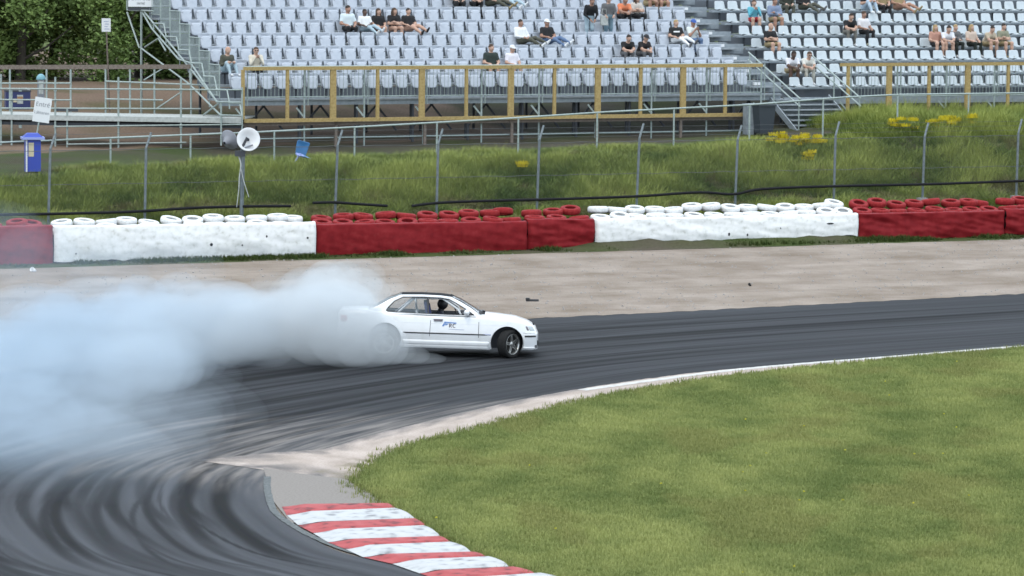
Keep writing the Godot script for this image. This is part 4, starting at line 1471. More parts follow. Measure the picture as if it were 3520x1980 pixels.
func make_car() -> void:
	var wheel_f := on_ground(1741, 1231)
	var yaw := -1.0
	var fwd := Vector3(cos(deg_to_rad(yaw)), 0, sin(deg_to_rad(yaw)))
	var side := Vector3(-sin(deg_to_rad(yaw)), 0, cos(deg_to_rad(yaw)))
	var origin := wheel_f - fwd * FRONT_AXLE - side * 0.74
	origin.y = 0.004
	var car := thing("drift_car", "white two-door drift car with a black roof sliding sideways in its own smoke", "car", origin, -yaw)
	car_node = car
	# the body leans out of the corner, on its springs
	var lean := Transform3D(Basis(Vector3.RIGHT, deg_to_rad(-2.6)) * Basis(Vector3(0, 0, 1), deg_to_rad(-1.5)), Vector3(0, 0.012, 0))
	var sides := [Transform3D.IDENTITY, Transform3D(Basis.from_scale(Vector3(1, 1, -1)), Vector3.ZERO)]

	# flanks with the wheel arches cut out, bonnet, boot lid, nose and tail
	var nx := 190
	var ny := 30
	var st := new_st()
	st.set_smooth_group(0)
	for sgn in [1.0, -1.0]:
		var grid := []
		var hole := []
		for i in nx + 1:
			var x := lerpf(TAIL, NOSE, float(i) / nx)
			var col := []
			var hol := []
			for j in ny + 1:
				var y := lerpf(car_low(x), car_top_edge(x), float(j) / ny)
				col.append(Vector2(x, y))
				hol.append(minf(Vector2(x - FRONT_AXLE, y - 0.325).length(), Vector2(x - REAR_AXLE, y - 0.325).length()) < ARCH)
			grid.append(col)
			hole.append(hol)
		for i in nx + 1:
			for j in ny + 1:
				if hole[i][j]:
					var p: Vector2 = grid[i][j]
					var c := Vector2(FRONT_AXLE if p.x > 0 else REAR_AXLE, 0.325)
					grid[i][j] = c + (p - c).normalized() * ARCH
		for i in nx:
			for j in ny:
				if hole[i][j] and hole[i + 1][j] and hole[i][j + 1] and hole[i + 1][j + 1]:
					continue
				var q := []
				for w in [[i, j], [i + 1, j], [i + 1, j + 1], [i, j + 1]]:
					var p: Vector2 = grid[w[0]][w[1]]
					q.append(warp(Vector3(p.x, p.y, sgn * car_side_z(p.x, p.y))))
				if sgn > 0:
					quad(st, q[0], q[3], q[2], q[1])
				else:
					quad(st, q[0], q[1], q[2], q[3])
		# rolled lip of each arch
		for ax in [FRONT_AXLE, REAR_AXLE]:
			for k in 28:
				var q := []
				for w in [[k, 0.0], [k + 1, 0.0], [k + 1, 1.0], [k, 1.0]]:
					var a: float = PI * (-0.12 + 1.24 * w[0] / 28.0)
					var p: Vector2 = Vector2(ax, 0.325) + Vector2(cos(a), sin(a)) * (ARCH - 0.012 * w[1])
					q.append(warp(Vector3(p.x, p.y, sgn * (car_side_z(p.x, p.y) + 0.006 - 0.05 * w[1]))))
				quad(st, q[0], q[1], q[2], q[3])
	for span in [[0.62, NOSE, 44], [TAIL, -1.62, 24]]:
		for i in span[2]:
			for j in 16:
				var q := []
				for w in [[i, j], [i + 1, j], [i + 1, j + 1], [i, j + 1]]:
					var x := lerpf(span[0], span[1], float(w[0]) / span[2])
					var u: float = w[1] / 8.0 - 1.0
					var z := car_side_z(x, car_top_edge(x))
					var crown := 1.0 - pow(absf(u), 2.6)
					q.append(warp(Vector3(x, lerpf(car_top_edge(x), car_top_mid(x), crown), u * z)))
				quad(st, q[0], q[1], q[2], q[3])
	for e in [NOSE, TAIL]:
		for j in ny:
			for i in 10:
				var q := []
				for w in [[i, j], [i + 1, j], [i + 1, j + 1], [i, j + 1]]:
					var y := lerpf(car_low(e), car_top_edge(e), float(w[1]) / ny)
					var u: float = w[0] / 5.0 - 1.0
					var bow: float = 0.05 * (1.0 - u * u) * (1.0 if e > 0 else -1.0)
					q.append(warp(Vector3(e + bow, y, u * car_side_z(e, y))))
				if e > 0:
					quad(st, q[0], q[1], q[2], q[3])
				else:
					quad(st, q[0], q[3], q[2], q[1])
	part(car, "body", done(st), M.car_paint, lean)

	# roof pillars round the side windows
	var inner := [Vector2(0.61, 0.905), Vector2(0.43, 1.025), Vector2(0.21, 1.150), Vector2(0.04, 1.234), Vector2(-0.15, 1.258), Vector2(-0.55, 1.264), Vector2(-0.97, 1.250), Vector2(-1.16, 1.155), Vector2(-1.30, 1.005), Vector2(-1.335, 0.955), Vector2(-1.29, 0.930), Vector2(-0.7, 0.915), Vector2(0.0, 0.905)]
	var outer := [Vector2(0.78, 0.905), Vector2(0.56, 1.05), Vector2(0.31, 1.185), Vector2(0.10, 1.286), Vector2(-0.14, 1.311), Vector2(-0.55, 1.318), Vector2(-1.0, 1.304), Vector2(-1.27, 1.20), Vector2(-1.52, 1.045), Vector2(-1.74, 0.955), Vector2(-1.5, 0.91), Vector2(-0.7, 0.885), Vector2(0.0, 0.875)]
	var green := func(p: Vector2) -> float:
		return 0.772 - (p.y - 0.9) * 0.50 - 0.05 * smoothstep(0.2, 0.8, p.x) - 0.04 * smoothstep(-1.0, -1.76, p.x)
	st = new_st()
	st.set_smooth_group(0)
	var n := inner.size()
	for sgn in [1.0, -1.0]:
		for k in n:
			var j := (k + 1) % n
			var steps := 4
			for s in steps:
				var q := []
				for w in [[k, s], [j, s], [j, s + 1], [k, s + 1]]:
					var t: float = float(w[1]) / steps
					var p: Vector2 = inner[w[0]].lerp(outer[w[0]], t)
					q.append(Vector3(p.x, p.y, sgn * (green.call(p) + 0.012 * sin(PI * t))))
				quad(st, q[0], q[1], q[2], q[3])
	part(car, "window_frame", done(st), M.car_paint, lean)
	# roof skin, windscreen and rear window
	for panel in [["roof", 3, 6, M.roof, 0.024], ["windscreen", 0, 3, M.glass, 0.05], ["rear_window", 6, 9, M.glass, 0.05]]:
		st = new_st()
		st.set_smooth_group(0)
		var from: int = panel[1]
		var to: int = panel[2]
		for k in (to - from) * 4:
			for i in 12:
				var q := []
				for w in [[k, i], [k + 1, i], [k + 1, i + 1], [k, i + 1]]:
					var f: float = from + w[0] / 4.0
					var b := clampi(int(f), 0, n - 2)
					var p: Vector2 = outer[b].lerp(outer[b + 1], f - b)
					var u: float = w[1] / 6.0 - 1.0
					var grow: float = panel[4] * (1.0 - u * u)
					q.append(Vector3(p.x + (grow * 1.2 if from == 0 else -grow if from == 6 else 0.0), p.y + (grow if from == 3 else grow * 0.2), u * green.call(p)))
				quad(st, q[0], q[1], q[2], q[3])
		part(car, panel[0], done(st), panel[3], lean)
	# black rubber round the windows, quarter glass, windscreen surround
	for sgn in [1.0, -1.0]:
		st = new_st()
		var loop := []
		for k in n + 1:
			var p: Vector2 = inner[k % n]
			loop.append(Vector3(p.x, p.y, sgn * (green.call(p) + 0.004)))
		st_tube(st, loop, 0.011, 0.011, 6)
		part(car, "window_seal", done(st), M.trim, lean)
		st = new_st()
		st.set_smooth_group(0)
		var pane := [Vector2(-0.42, 0.91), Vector2(-0.42, 1.25), Vector2(-0.95, 1.238), Vector2(-1.13, 1.145), Vector2(-1.30, 1.005), Vector2(-1.335, 0.955), Vector2(-1.29, 0.93)]
		for k in range(1, pane.size() - 1):
			for p in [pane[0], pane[k], pane[k + 1]]:
				st.add_vertex(Vector3(p.x, p.y, sgn * (green.call(p) - 0.006)))
		part(car, "quarter_glass", done(st), M.glass, lean)
		bar(car, "door_pillar", Vector3(-0.40, 0.90, sgn * 0.764), Vector3(-0.43, 1.256, sgn * 0.590), 0.03, 0.035, M.trim).transform = lean * Transform3D(frame_along(Vector3(-0.40, 0.90, sgn * 0.764), Vector3(-0.43, 1.256, sgn * 0.590)) * Basis.from_scale(Vector3(0.035, 0.397, 0.03)), Vector3(-0.415, 1.078, sgn * 0.677))
		st = new_st()
		st_tube(st, [Vector3(0.76, 0.912, sgn * 0.70), Vector3(0.55, 1.06, sgn * 0.655), Vector3(0.31, 1.20, sgn * 0.60), Vector3(0.08, 1.295, sgn * 0.56)], 0.013, 0.013, 6)
		part(car, "windscreen_seal", done(st), M.trim, lean)
	# cowl, wipers
	st = new_st()
	st_box(st, Vector3(0.78, 0.955, 0), Vector3(0.14, 0.03, 1.16))
	st_tube(st, [Vector3(0.80, 0.975, 0.45), Vector3(0.70, 1.00, 0.05), Vector3(0.69, 1.0, -0.2)], 0.016, 0.012, 6)
	st_tube(st, [Vector3(0.80, 0.985, 0.30), Vector3(0.84, 0.99, 0.52)], 0.022, 0.02, 6)
	part(car, "wiper_cowl", done(st), M.trim, lean)

	# trim along the flanks
	for xf in sides:
		var t: Transform3D = lean * xf
		part(car, "rub_strip", car_patch(-1.02, 0.985, 0.472, 0.505, 0.012, 0.0, 0.0), M.trim, t)
		part(car, "sill_skirt", skirt_mesh(), M.car_paint, t)
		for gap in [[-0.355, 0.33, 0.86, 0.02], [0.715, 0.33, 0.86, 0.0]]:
			part(car, "door_gap_shade", car_patch(gap[0] - 0.006, gap[0] + 0.006, gap[1], gap[2], 0.0035, gap[3]), M.seam, t)  # raised dark strip, the shade inside the door gap put in as colour
		part(car, "bumper_gap_shade", car_patch(1.70, 1.99, 0.552, 0.560, 0.0035), M.seam, t)  # dark strip again, coloured like the shaded joint over the bumper
		part(car, "wing_crease", car_patch(-1.25, 1.6, 0.705, 0.709, 0.003), M.car_paint, t)
		part(car, "bumper_strip", car_patch(1.72, 1.995, 0.462, 0.505, 0.018), M.trim, t)
		part(car, "turn_signal", car_patch(1.80, 1.855, 0.60, 0.715, 0.008, -0.02), M.decal_grey, t)
		part(car, "headlamp", car_patch(1.865, 1.985, 0.595, 0.715, 0.010, -0.02), M.lens, t)
		part(car, "wing_vent", car_patch(0.80, 1.00, 0.475, 0.515, 0.006), M.decal_pale, t)
		part(car, "front_lip", car_patch(1.70, 1.995, 0.195, 0.245, 0.028), M.car_paint, t)
		part(car, "tail_lamp", car_patch(-2.34, -2.18, 0.66, 0.84, 0.008), M.kerb_red, t)
		var h := new_st()
		st_box(h, car_at(-0.18, 0.775, 0.010), Vector3(0.19, 0.038, 0.03))
		st_box(h, car_at(-0.18, 0.797, 0.004), Vector3(0.21, 0.012, 0.02))
		part(car, "door_handle", done(h), M.decal_grey, t)
		# mirror on its stalk
		h = new_st()
		var glassy := []
		for k in 9:
			glassy.append(Vector2(0.085 * sin(PI * k / 8.0), -0.10 * cos(PI * k / 8.0)))
		lathe(h, glassy, 14, Transform3D(Basis.from_euler(Vector3(PI / 2, 0, 0)) * Basis.from_scale(Vector3(0.75, 1.0, 0.85)), Vector3(0.44, 0.965, 0.86)))
		part(car, "mirror", done(h), M.car_paint, t)
		h = new_st()
		h.set_smooth_group(-1)
		for w in [0.0, 0.02]:
			for p in [Vector3(0.55, 0.905, 0.745 + w), Vector3(0.40, 0.905, 0.755 + w), Vector3(0.43, 1.0, 0.715 + w)]:
				h.add_vertex(p)
		st_box(h, Vector3(0.47, 0.93, 0.78), Vector3(0.06, 0.03, 0.08))
		part(car, "mirror_base", done(h), M.trim, t)
	# kidney grille on the nose, exhaust at the tail
	for z in [-0.11, 0.11]:
		block(car, "grille", Vector3(2.095, 0.60, z), Vector3(0.03, 0.09, 0.18), M.trim).transform = lean * Transform3D(Basis.from_scale(Vector3(0.03, 0.08, 0.18)), Vector3(1.99, 0.61, z))
	part(car, "bumper_intake", unit_box, M.trim, lean * Transform3D(Basis.from_scale(Vector3(0.04, 0.11, 1.0)), Vector3(2.03, 0.33, 0)))
	# emblem on the door: a blue angled bar with letters under it
	var deco := new_st()
	deco.set_smooth_group(-1)
	for poly in [[Vector2(-0.04, 0.752), Vector2(0.225, 0.738), Vector2(0.220, 0.712), Vector2(0.0, 0.722)], [Vector2(-0.04, 0.752), Vector2(0.0, 0.722), Vector2(-0.055, 0.645), Vector2(-0.095, 0.650)], [Vector2(-0.005, 0.716), Vector2(0.06, 0.712), Vector2(0.01, 0.672), Vector2(-0.030, 0.672)]]:
		var q := []
		for p in poly:
			q.append(car_at(p.x, p.y, 0.003))
		quad(deco, q[0], q[1], q[2], q[3])
	part(car, "emblem", done(deco), M.decal_blue, lean)
	var t := TextMesh.new()
	t.text = "RC"
	var f := SystemFont.new()
	f.font_names = PackedStringArray(["Droid Sans"])
	f.font_weight = 700
	t.font = f
	t.font_size = 48
	t.pixel_size = 0.0026
	t.depth = 0.003
	part(car, "emblem_letters", t, M.decal_grey, lean * Transform3D(Basis.IDENTITY, car_at(0.13, 0.665, 0.004)))
	part(car, "emblem_line", car_patch(0.03, 0.42, 0.578, 0.596, 0.003, 0.02, -0.01), M.decal_pale, lean)

	# cabin: floor, dashboard, seats, wheel and roll cage
	var cab := new_st()
	st_box(cab, Vector3(-0.5, 0.30, 0), Vector3(2.4, 0.06, 1.5))
	st_box(cab, Vector3(0.62, 0.60, 0), Vector3(0.12, 0.58, 1.46))
	st_box(cab, Vector3(-1.62, 0.62, 0), Vector3(0.10, 0.60, 1.44))
	for z in [-0.775, 0.775]:
		st_box(cab, Vector3(-0.5, 0.58, z), Vector3(2.3, 0.60, 0.03))
	part(car, "cabin_tub", done(cab), M.cabin, lean)
	var dash := new_st()
	st_box(dash, Vector3(0.52, 0.865, 0), Vector3(0.34, 0.12, 1.38))
	st_box(dash, Vector3(0.40, 0.925, -0.36), Vector3(0.18, 0.06, 0.34))
	part(car, "dashboard", done(dash), M.cabin, lean)
	for z in [-0.36, 0.36]:
		var sb := new_st()
		st_box(sb, Vector3(-0.36, 0.72, z), Vector3(0.12, 0.72, 0.44), Basis(Vector3(0, 0, 1), 0.22))
		st_box(sb, Vector3(-0.45, 1.06, z), Vector3(0.09, 0.20, 0.28), Basis(Vector3(0, 0, 1), 0.22))
		st_box(sb, Vector3(-0.08, 0.48, z), Vector3(0.50, 0.14, 0.44))
		part(car, "bucket_seat", done(sb), M.dark_blue if z > 0 else M.cabin, lean)
	var ring := new_st()
	var loop := []
	for k in 25:
		var a := TAU * k / 24.0
		loop.append(Vector3(0.22, 0.90, -0.36) + Vector3(-0.35 * sin(a), 0.94 * sin(a), cos(a)) * 0.165)
	st_tube(ring, loop, 0.016, 0.016, 6)
	part(car, "steering_wheel", done(ring), M.trim, lean)
	for bars in [[[-0.63, 0.35, 0.62], [-0.66, 0.92, 0.66], [-0.70, 1.20, 0.56], [-0.70, 1.265, 0.46], [-0.70, 1.265, -0.46], [-0.70, 1.20, -0.56], [-0.66, 0.92, -0.66], [-0.63, 0.35, -0.62]], [[-0.70, 1.25, 0.50], [-1.05, 0.93, 0.56], [-1.40, 0.60, 0.56]], [[-0.70, 1.25, -0.50], [-1.05, 0.93, -0.56], [-1.40, 0.60, -0.56]], [[-0.70, 1.24, 0.5], [-1.42, 0.65, -0.5]], [[-0.70, 1.24, -0.5], [-0.64, 0.5, 0.5]], [[-0.70, 1.24, 0.52], [-0.1, 1.245, 0.545], [0.25, 1.02, 0.63], [0.50, 0.55, 0.68]], [[-0.70, 1.24, -0.52], [-0.1, 1.245, -0.545], [0.25, 1.02, -0.63], [0.50, 0.55, -0.68]], [[-0.66, 0.62, 0.66], [0.50, 0.62, 0.70]]]:
		var pts := []
		for p in bars:
			pts.append(Vector3(p[0], p[1], p[2]))
		var tube_ := new_st()
		st_tube(tube_, pts, 0.024, 0.024, 8)
		part(car, "roll_cage_bar", done(tube_), M.cage, lean)
	# wheel wells and underside
	for ax in [FRONT_AXLE, REAR_AXLE]:
		for sgn in [1.0, -1.0]:
			st = new_st()
			st.set_smooth_group(0)
			for k in 20:
				var q := []
				for w in [[k, 0.83], [k + 1, 0.83], [k + 1, 0.42], [k, 0.42]]:
					var a: float = PI * (-0.12 + 1.24 * w[0] / 20.0)
					q.append(Vector3(ax + cos(a) * (ARCH - 0.004), 0.325 + sin(a) * (ARCH - 0.004), sgn * (w[1] - 0.03)))
				quad(st, q[0], q[1], q[2], q[3])
			st_box(st, Vector3(ax, 0.43, sgn * 0.41), Vector3(0.72, 0.50, 0.02))
			part(car, "wheel_well", done(st), M.cabin, lean)
	st = new_st()
	st_box(st, Vector3(0, 0.235, 0), Vector3(1.95, 0.06, 1.5))
	st_box(st, Vector3(1.86, 0.26, 0), Vector3(0.34, 0.06, 1.3))
	st_box(st, Vector3(0, 0.26, 0), Vector3(4.0, 0.06, 0.8))
	part(car, "floor_pan", done(st), M.cabin, lean)

	# wheels
	var tyre := new_st()
	lathe(tyre, [Vector2(0.222, -0.10), Vector2(0.245, -0.112), Vector2(0.285, -0.114), Vector2(0.306, -0.100), Vector2(0.312, -0.07), Vector2(0.313, 0.0), Vector2(0.312, 0.07), Vector2(0.306, 0.100), Vector2(0.285, 0.114), Vector2(0.245, 0.112), Vector2(0.222, 0.10)], 40)
	var tyre_m := done(tyre)
	var rim := new_st()
	lathe(rim, [Vector2(0.222, -0.10), Vector2(0.205, -0.09), Vector2(0.195, 0.0), Vector2(0.198, 0.06), Vector2(0.210, 0.088), Vector2(0.226, 0.106), Vector2(0.230, 0.100), Vector2(0.222, 0.09)], 40)
	for k in 5:
		var b := Basis(Vector3.UP, TAU * k / 5.0)
		for s in [-1.0, 1.0]:
			st_box(rim, b * Vector3(0.125, 0.072, s * 0.020), Vector3(0.165, 0.026, 0.024), b * Basis(Vector3.UP, s * 0.10) * Basis(Vector3(0, 0, 1), 0.10))
	lathe(rim, [Vector2(0.066, 0.02), Vector2(0.066, 0.075), Vector2(0.050, 0.086), Vector2(0.0, 0.088)], 20)
	var rim_m := done(rim)
	var disc := new_st()
	lathe(disc, [Vector2(0.0, 0.0), Vector2(0.15, 0.0), Vector2(0.15, 0.02), Vector2(0.0, 0.02)], 24)
	var disc_m := done(disc)
	for w in [[FRONT_AXLE, 1.0, 48.0], [FRONT_AXLE, -1.0, 44.0], [REAR_AXLE, 1.0, 0.0], [REAR_AXLE, -1.0, 0.0]]:
		var hub := Node3D.new()
		hub.name = "wheel"
		car.add_child(hub, true)
		# a lathe's y axis becomes the axle, its upper side the outer face
		hub.transform = Transform3D(Basis(Vector3.UP, deg_to_rad(w[2])) * Basis(Vector3.RIGHT, w[1] * PI / 2.0) * Basis(Vector3.UP, 0.35 * w[0]), Vector3(w[0] + (0.065 if w[0] > 0 else 0.0), 0.312, w[1] * 0.735))
		part(hub, "tyre", tyre_m, M.tyre)
		part(hub, "rim", rim_m, M.rim)
		part(hub, "brake_disc", disc_m, M.disc, Transform3D(Basis.IDENTITY, Vector3(0, -0.02, 0)))


var car_node: Node3D


func skirt_mesh() -> ArrayMesh:
	var place := func(s: float, t: float) -> Vector3:
		var x := lerpf(-0.985, 0.985, s)
		var prof := [Vector2(0.335, 0.0), Vector2(0.325, 0.022), Vector2(0.30, 0.034), Vector2(0.255, 0.040), Vector2(0.235, 0.034), Vector2(0.205, 0.042), Vector2(0.165, 0.040), Vector2(0.150, 0.015), Vector2(0.155, -0.06)]
		var k := clampi(int(t * 8.0), 0, 7)
		var p: Vector2 = prof[k].lerp(prof[k + 1], t * 8.0 - k)
		var end := 1.0 if s > 0.001 and s < 0.999 else 0.0
		return Vector3(x, p.x, car_side_z(x, p.x) + p.y * end - 0.02 * (1.0 - end))
	return grid_mesh(40, 24, place, no_paint)


# ---------- people ----------

const HEAD := 0
const TOP := 1
const THIGH := 2
const SHOE := 3
const HAIR := 4
const FOREARM := 5
const SHIN := 6
const HAND := 7
var occupied := {}
var poses := {}
var crowd := []
var cloth := {}


func plan_people() -> void:
	# stand, pixel across, row, pose, size, hair, skin, top, long sleeves, legs, long legs, shoes, extra, label
	var pale := Color(0.50, 0.31, 0.23)
	var tan_ := Color(0.36, 0.20, 0.14)
	var brown := Color(0.10, 0.055, 0.038)
	var black := Color(0.012, 0.012, 0.014)
	var white := Color(0.74, 0.75, 0.76)
	var dark := Color(0.03, 0.02, 0.015)
	var chestnut := Color(0.07, 0.04, 0.025)
	var blond := Color(0.36, 0.25, 0.12)
	var jeans := Color(0.10, 0.16, 0.28)
	var light_jeans := Color(0.36, 0.46, 0.52)
	var khaki := Color(0.30, 0.23, 0.12)
	var olive := Color(0.075, 0.075, 0.055)
	var grey_ := Color(0.12, 0.12, 0.125)
	crowd = [
		["L", 1195, 4, "upright", 1.06, dark, tan_, Color(0.60, 0.68, 0.71), false, black, true, white, "", "tall person in a pale tee and black trousers at the end of five friends"],
		["L", 1254, 4, "stretched", 0.92, dark, brown, white, false, light_jeans, true, white, "", "small person in a white tee and light jeans between two friends"],
		["L", 1300, 4, "upright", 0.94, chestnut, pale, black, false, tan_, false, white, "hair", "long-haired person in black with a bag, bare knees, beside pale jeans"],
		["L", 1352, 4, "crossed", 0.96, chestnut, pale, black, false, pale, false, white, "hair", "long-haired person in a black tee with folded arms and bare legs"],
		["L", 1404, 4, "stretched", 0.96, dark, pale, black, false, pale, false, black, "", "person in black with bare legs stretched out over the next seat"],
		["L", 777, 1, "knees_up", 1.0, pale, pale, olive, true, light_jeans, true, white, "", "bald person in a dark top and pale jeans behind the stepped guard"],
		["L", 878, 1, "phone", 0.98, chestnut, pale, Color(0.62, 0.57, 0.47), true, black, true, black, "glasses", "person in a cream hoodie and sunglasses at the corner of the timber frame"],
		["L", 1574, 6, "upright", 1.0, chestnut, pale, olive, false, black, true, grey_, "", "person in dark trousers on the top visible row, first of four"],
		["L", 1632, 6, "lean", 1.0, dark, pale, white, false, black, true, black, "", "person leaning forward in a white top on the top visible row"],
		["L", 1684, 6, "stretched", 1.0, dark, pale, Color(0.05, 0.02, 0.02), true, olive, true, khaki, "", "person with dark green trousers stretched over a seat back"],
		["L", 1738, 6, "stretched", 1.0, blond, pale, grey_, true, light_jeans, true, white, "", "person with light jeans and a white shoe resting on a seat"],
		["L", 1793, 3, "stretched", 1.02, dark, tan_, white, true, olive, true, white, "", "bearded person in a white sweater and olive trousers, one leg crossed"],
		["L", 1882, 3, "stretched", 1.02, dark, tan_, black, false, jeans, true, white, "cap_white", "person in a black tee, blue jeans and a white cap"],
		["L", 1687, 1, "upright", 1.05, chestnut, pale, Color(0.022, 0.034, 0.03), false, khaki, false, black, "", "person in a dark green tee leaning on the timber rail"],
		["L", 1760, 1, "upright", 1.0, dark, pale, Color(0.72, 0.70, 0.76), false, white, false, black, "cap_white", "person in a white polo shirt and white cap at the timber rail"],
		["L", 2018, 4, "bend", 1.0, dark, tan_, black, true, light_jeans, true, black, "", "person in a black jacket and pale jeans standing bent between the rows"],
		["L", 2085, 4, "stand", 1.0, chestnut, pale, grey_, true, Color(0.14, 0.22, 0.27), true, black, "bag", "person in a grey jacket and blue jeans standing with a bag"],
		["L", 2137, 5, "lean", 1.03, dark, tan_, Color(0.72, 0.22, 0.10), false, black, true, black, "", "person in an orange tee seated behind the two standing people"],
		["L", 2186, 5, "crossed", 0.97, chestnut, pale, Color(0.55, 0.50, 0.45), false, black, true, black, "hair", "long-haired person in a light top and black skirt beside the orange tee"],
		["L", 2228, 6, "lean", 1.0, chestnut, tan_, khaki, false, khaki, false, khaki, "", "person in brown clothes on the top visible row beside the aisle"],
		["L", 2274, 6, "upright", 1.0, dark, tan_, Color(0.2, 0.1, 0.09), false, khaki, false, white, "", "person in a maroon top, last on the top visible row"],
		["L", 2150, 2, "lean", 1.0, dark, pale, black, false, grey_, true, black, "", "bareheaded person in a black tee leaning on their knees"],
		["L", 2202, 2, "lean", 1.0, dark, pale, Color(0.018, 0.014, 0.016), false, grey_, true, black, "cap_black", "person in a black tee and dark cap leaning on their knees"],
		["L", 2324, 3, "stretched", 1.0, blond, pale, black, false, white, true, grey_, "print", "person in a printed black tee and white trousers lounging"],
		["L", 2378, 3, "phone", 1.0, dark, tan_, Color(0.66, 0.70, 0.68), false, jeans, true, black, "cap_blue", "person in a white tee and blue cap holding a phone up"],
		["R", 2589, 5, "phone", 0.96, chestnut, pale, Color(0.10, 0.38, 0.48), true, Color(0.42, 0.022, 0.025), false, white, "", "person in a turquoise jacket over a red dress at the aisle"],
		["R", 2659, 5, "crossed", 1.04, dark, tan_, Color(0.20, 0.25, 0.36), true, khaki, false, white, "", "person in an open denim shirt and khaki shorts beside the red dress"],
		["R", 2645, 3, "crossed", 1.02, pale, pale, black, false, khaki, false, grey_, "", "bald person in a black tee with folded arms and tan shorts"],
		["R", 2715, 1, "lean", 1.05, dark, brown, Color(0.70, 0.69, 0.73), false, khaki, false, white, "", "person in a white tee leaning forward above the aisle stairs"],
		["R", 2770, 1, "lean", 1.02, chestnut, pale, Color(0.68, 0.67, 0.62), false, Color(0.5, 0.48, 0.42), true, white, "glasses", "person in a cream shirt and sunglasses beside the stair rail"],
		["R", 2703, 6, "upright", 1.0, dark, pale, Color(0.03, 0.035, 0.025), true, olive, true, black, "", "person in dark green on the upper bench near the aisle"],
		["R", 2760, 6, "stretched", 1.0, dark, pale, black, true, olive, true, grey_, "", "person in black with grey shoes stretched out on the upper bench"],
		["R", 2975, 6, "knees_up", 1.0, chestnut, pale, black, false, Color(0.42, 0.52, 0.62), true, white, "", "person with light blue jeans and white shoes on the upper bench"],
		["R", 3032, 6, "upright", 1.0, dark, pale, khaki, false, black, true, white, "", "person in black trousers and white shoes on the upper bench"],
		["R", 3086, 6, "stretched", 1.0, chestnut, tan_, khaki, false, tan_, false, khaki, "", "person with bare legs stretched out on the upper bench"],
		["R", 2914, 4, "lean", 1.02, dark, pale, black, false, Color(0.16, 0.15, 0.13), true, white, "", "person in a black tee and grey trousers resting an arm on a knee"],
		["R", 2968, 4, "upright", 1.0, chestnut, tan_, Color(0.70, 0.68, 0.70), false, black, true, cream_shoe(), "", "person in a white tee and black trousers beside the black tee"],
		["R", 3214, 3, "upright", 0.95, blond, pale, Color(0.45, 0.24, 0.18), false, black, false, white, "hair", "blond person in a peach top at the end of six friends"],
		["R", 3249, 3, "lean", 1.02, dark, pale, Color(0.72, 0.72, 0.76), false, Color(0.6, 0.6, 0.62), false, black, "", "person in a bright white tee with bare legs among six friends"],
		["R", 3280, 3, "crossed", 0.96, blond, pale, grey_, true, Color(0.012, 0.016, 0.012), true, white, "", "person with a black blanket over the knees among six friends"],
		["R", 3338, 3, "upright", 0.96, blond, pale, Color(0.58, 0.46, 0.38), false, Color(0.01, 0.015, 0.01), true, white, "hair", "blond person in a pale top and wide black trousers"],
		["R", 3390, 3, "lean", 1.0, dark, pale, Color(0.46, 0.38, 0.28), false, khaki, false, black, "", "person in a beige tee with bare knees, second from the end of six"],
		["R", 3445, 3, "crossed", 1.0, dark, pale, Color(0.24, 0.24, 0.17), false, khaki, false, khaki, "", "person in an olive tee with bare knees, last of six friends"],
	]
	for p in crowd:
		if p[0] == "L" and p[3] != "stand" and p[3] != "bend":
			var a := crowd_place(p)
			occupied[Vector2i(p[2], int(round((a - 0.34) / SEAT_STEP)))] = true


func cream_shoe() -> Color:
	return Color(0.5, 0.5, 0.36)


func crowd_place(p: Array) -> float:
	var rows: Array = [289.0, 241.0, 194.0, 149.0, 104.0, 59.0, 14.0] if p[0] == "L" else [292.0, 248.0, 203.0, 160.0, 116.0, 75.0, 31.0]
	return on_stand(p[1], rows[p[2]], FIRST_ROW + TREAD * p[2] - 0.15).x


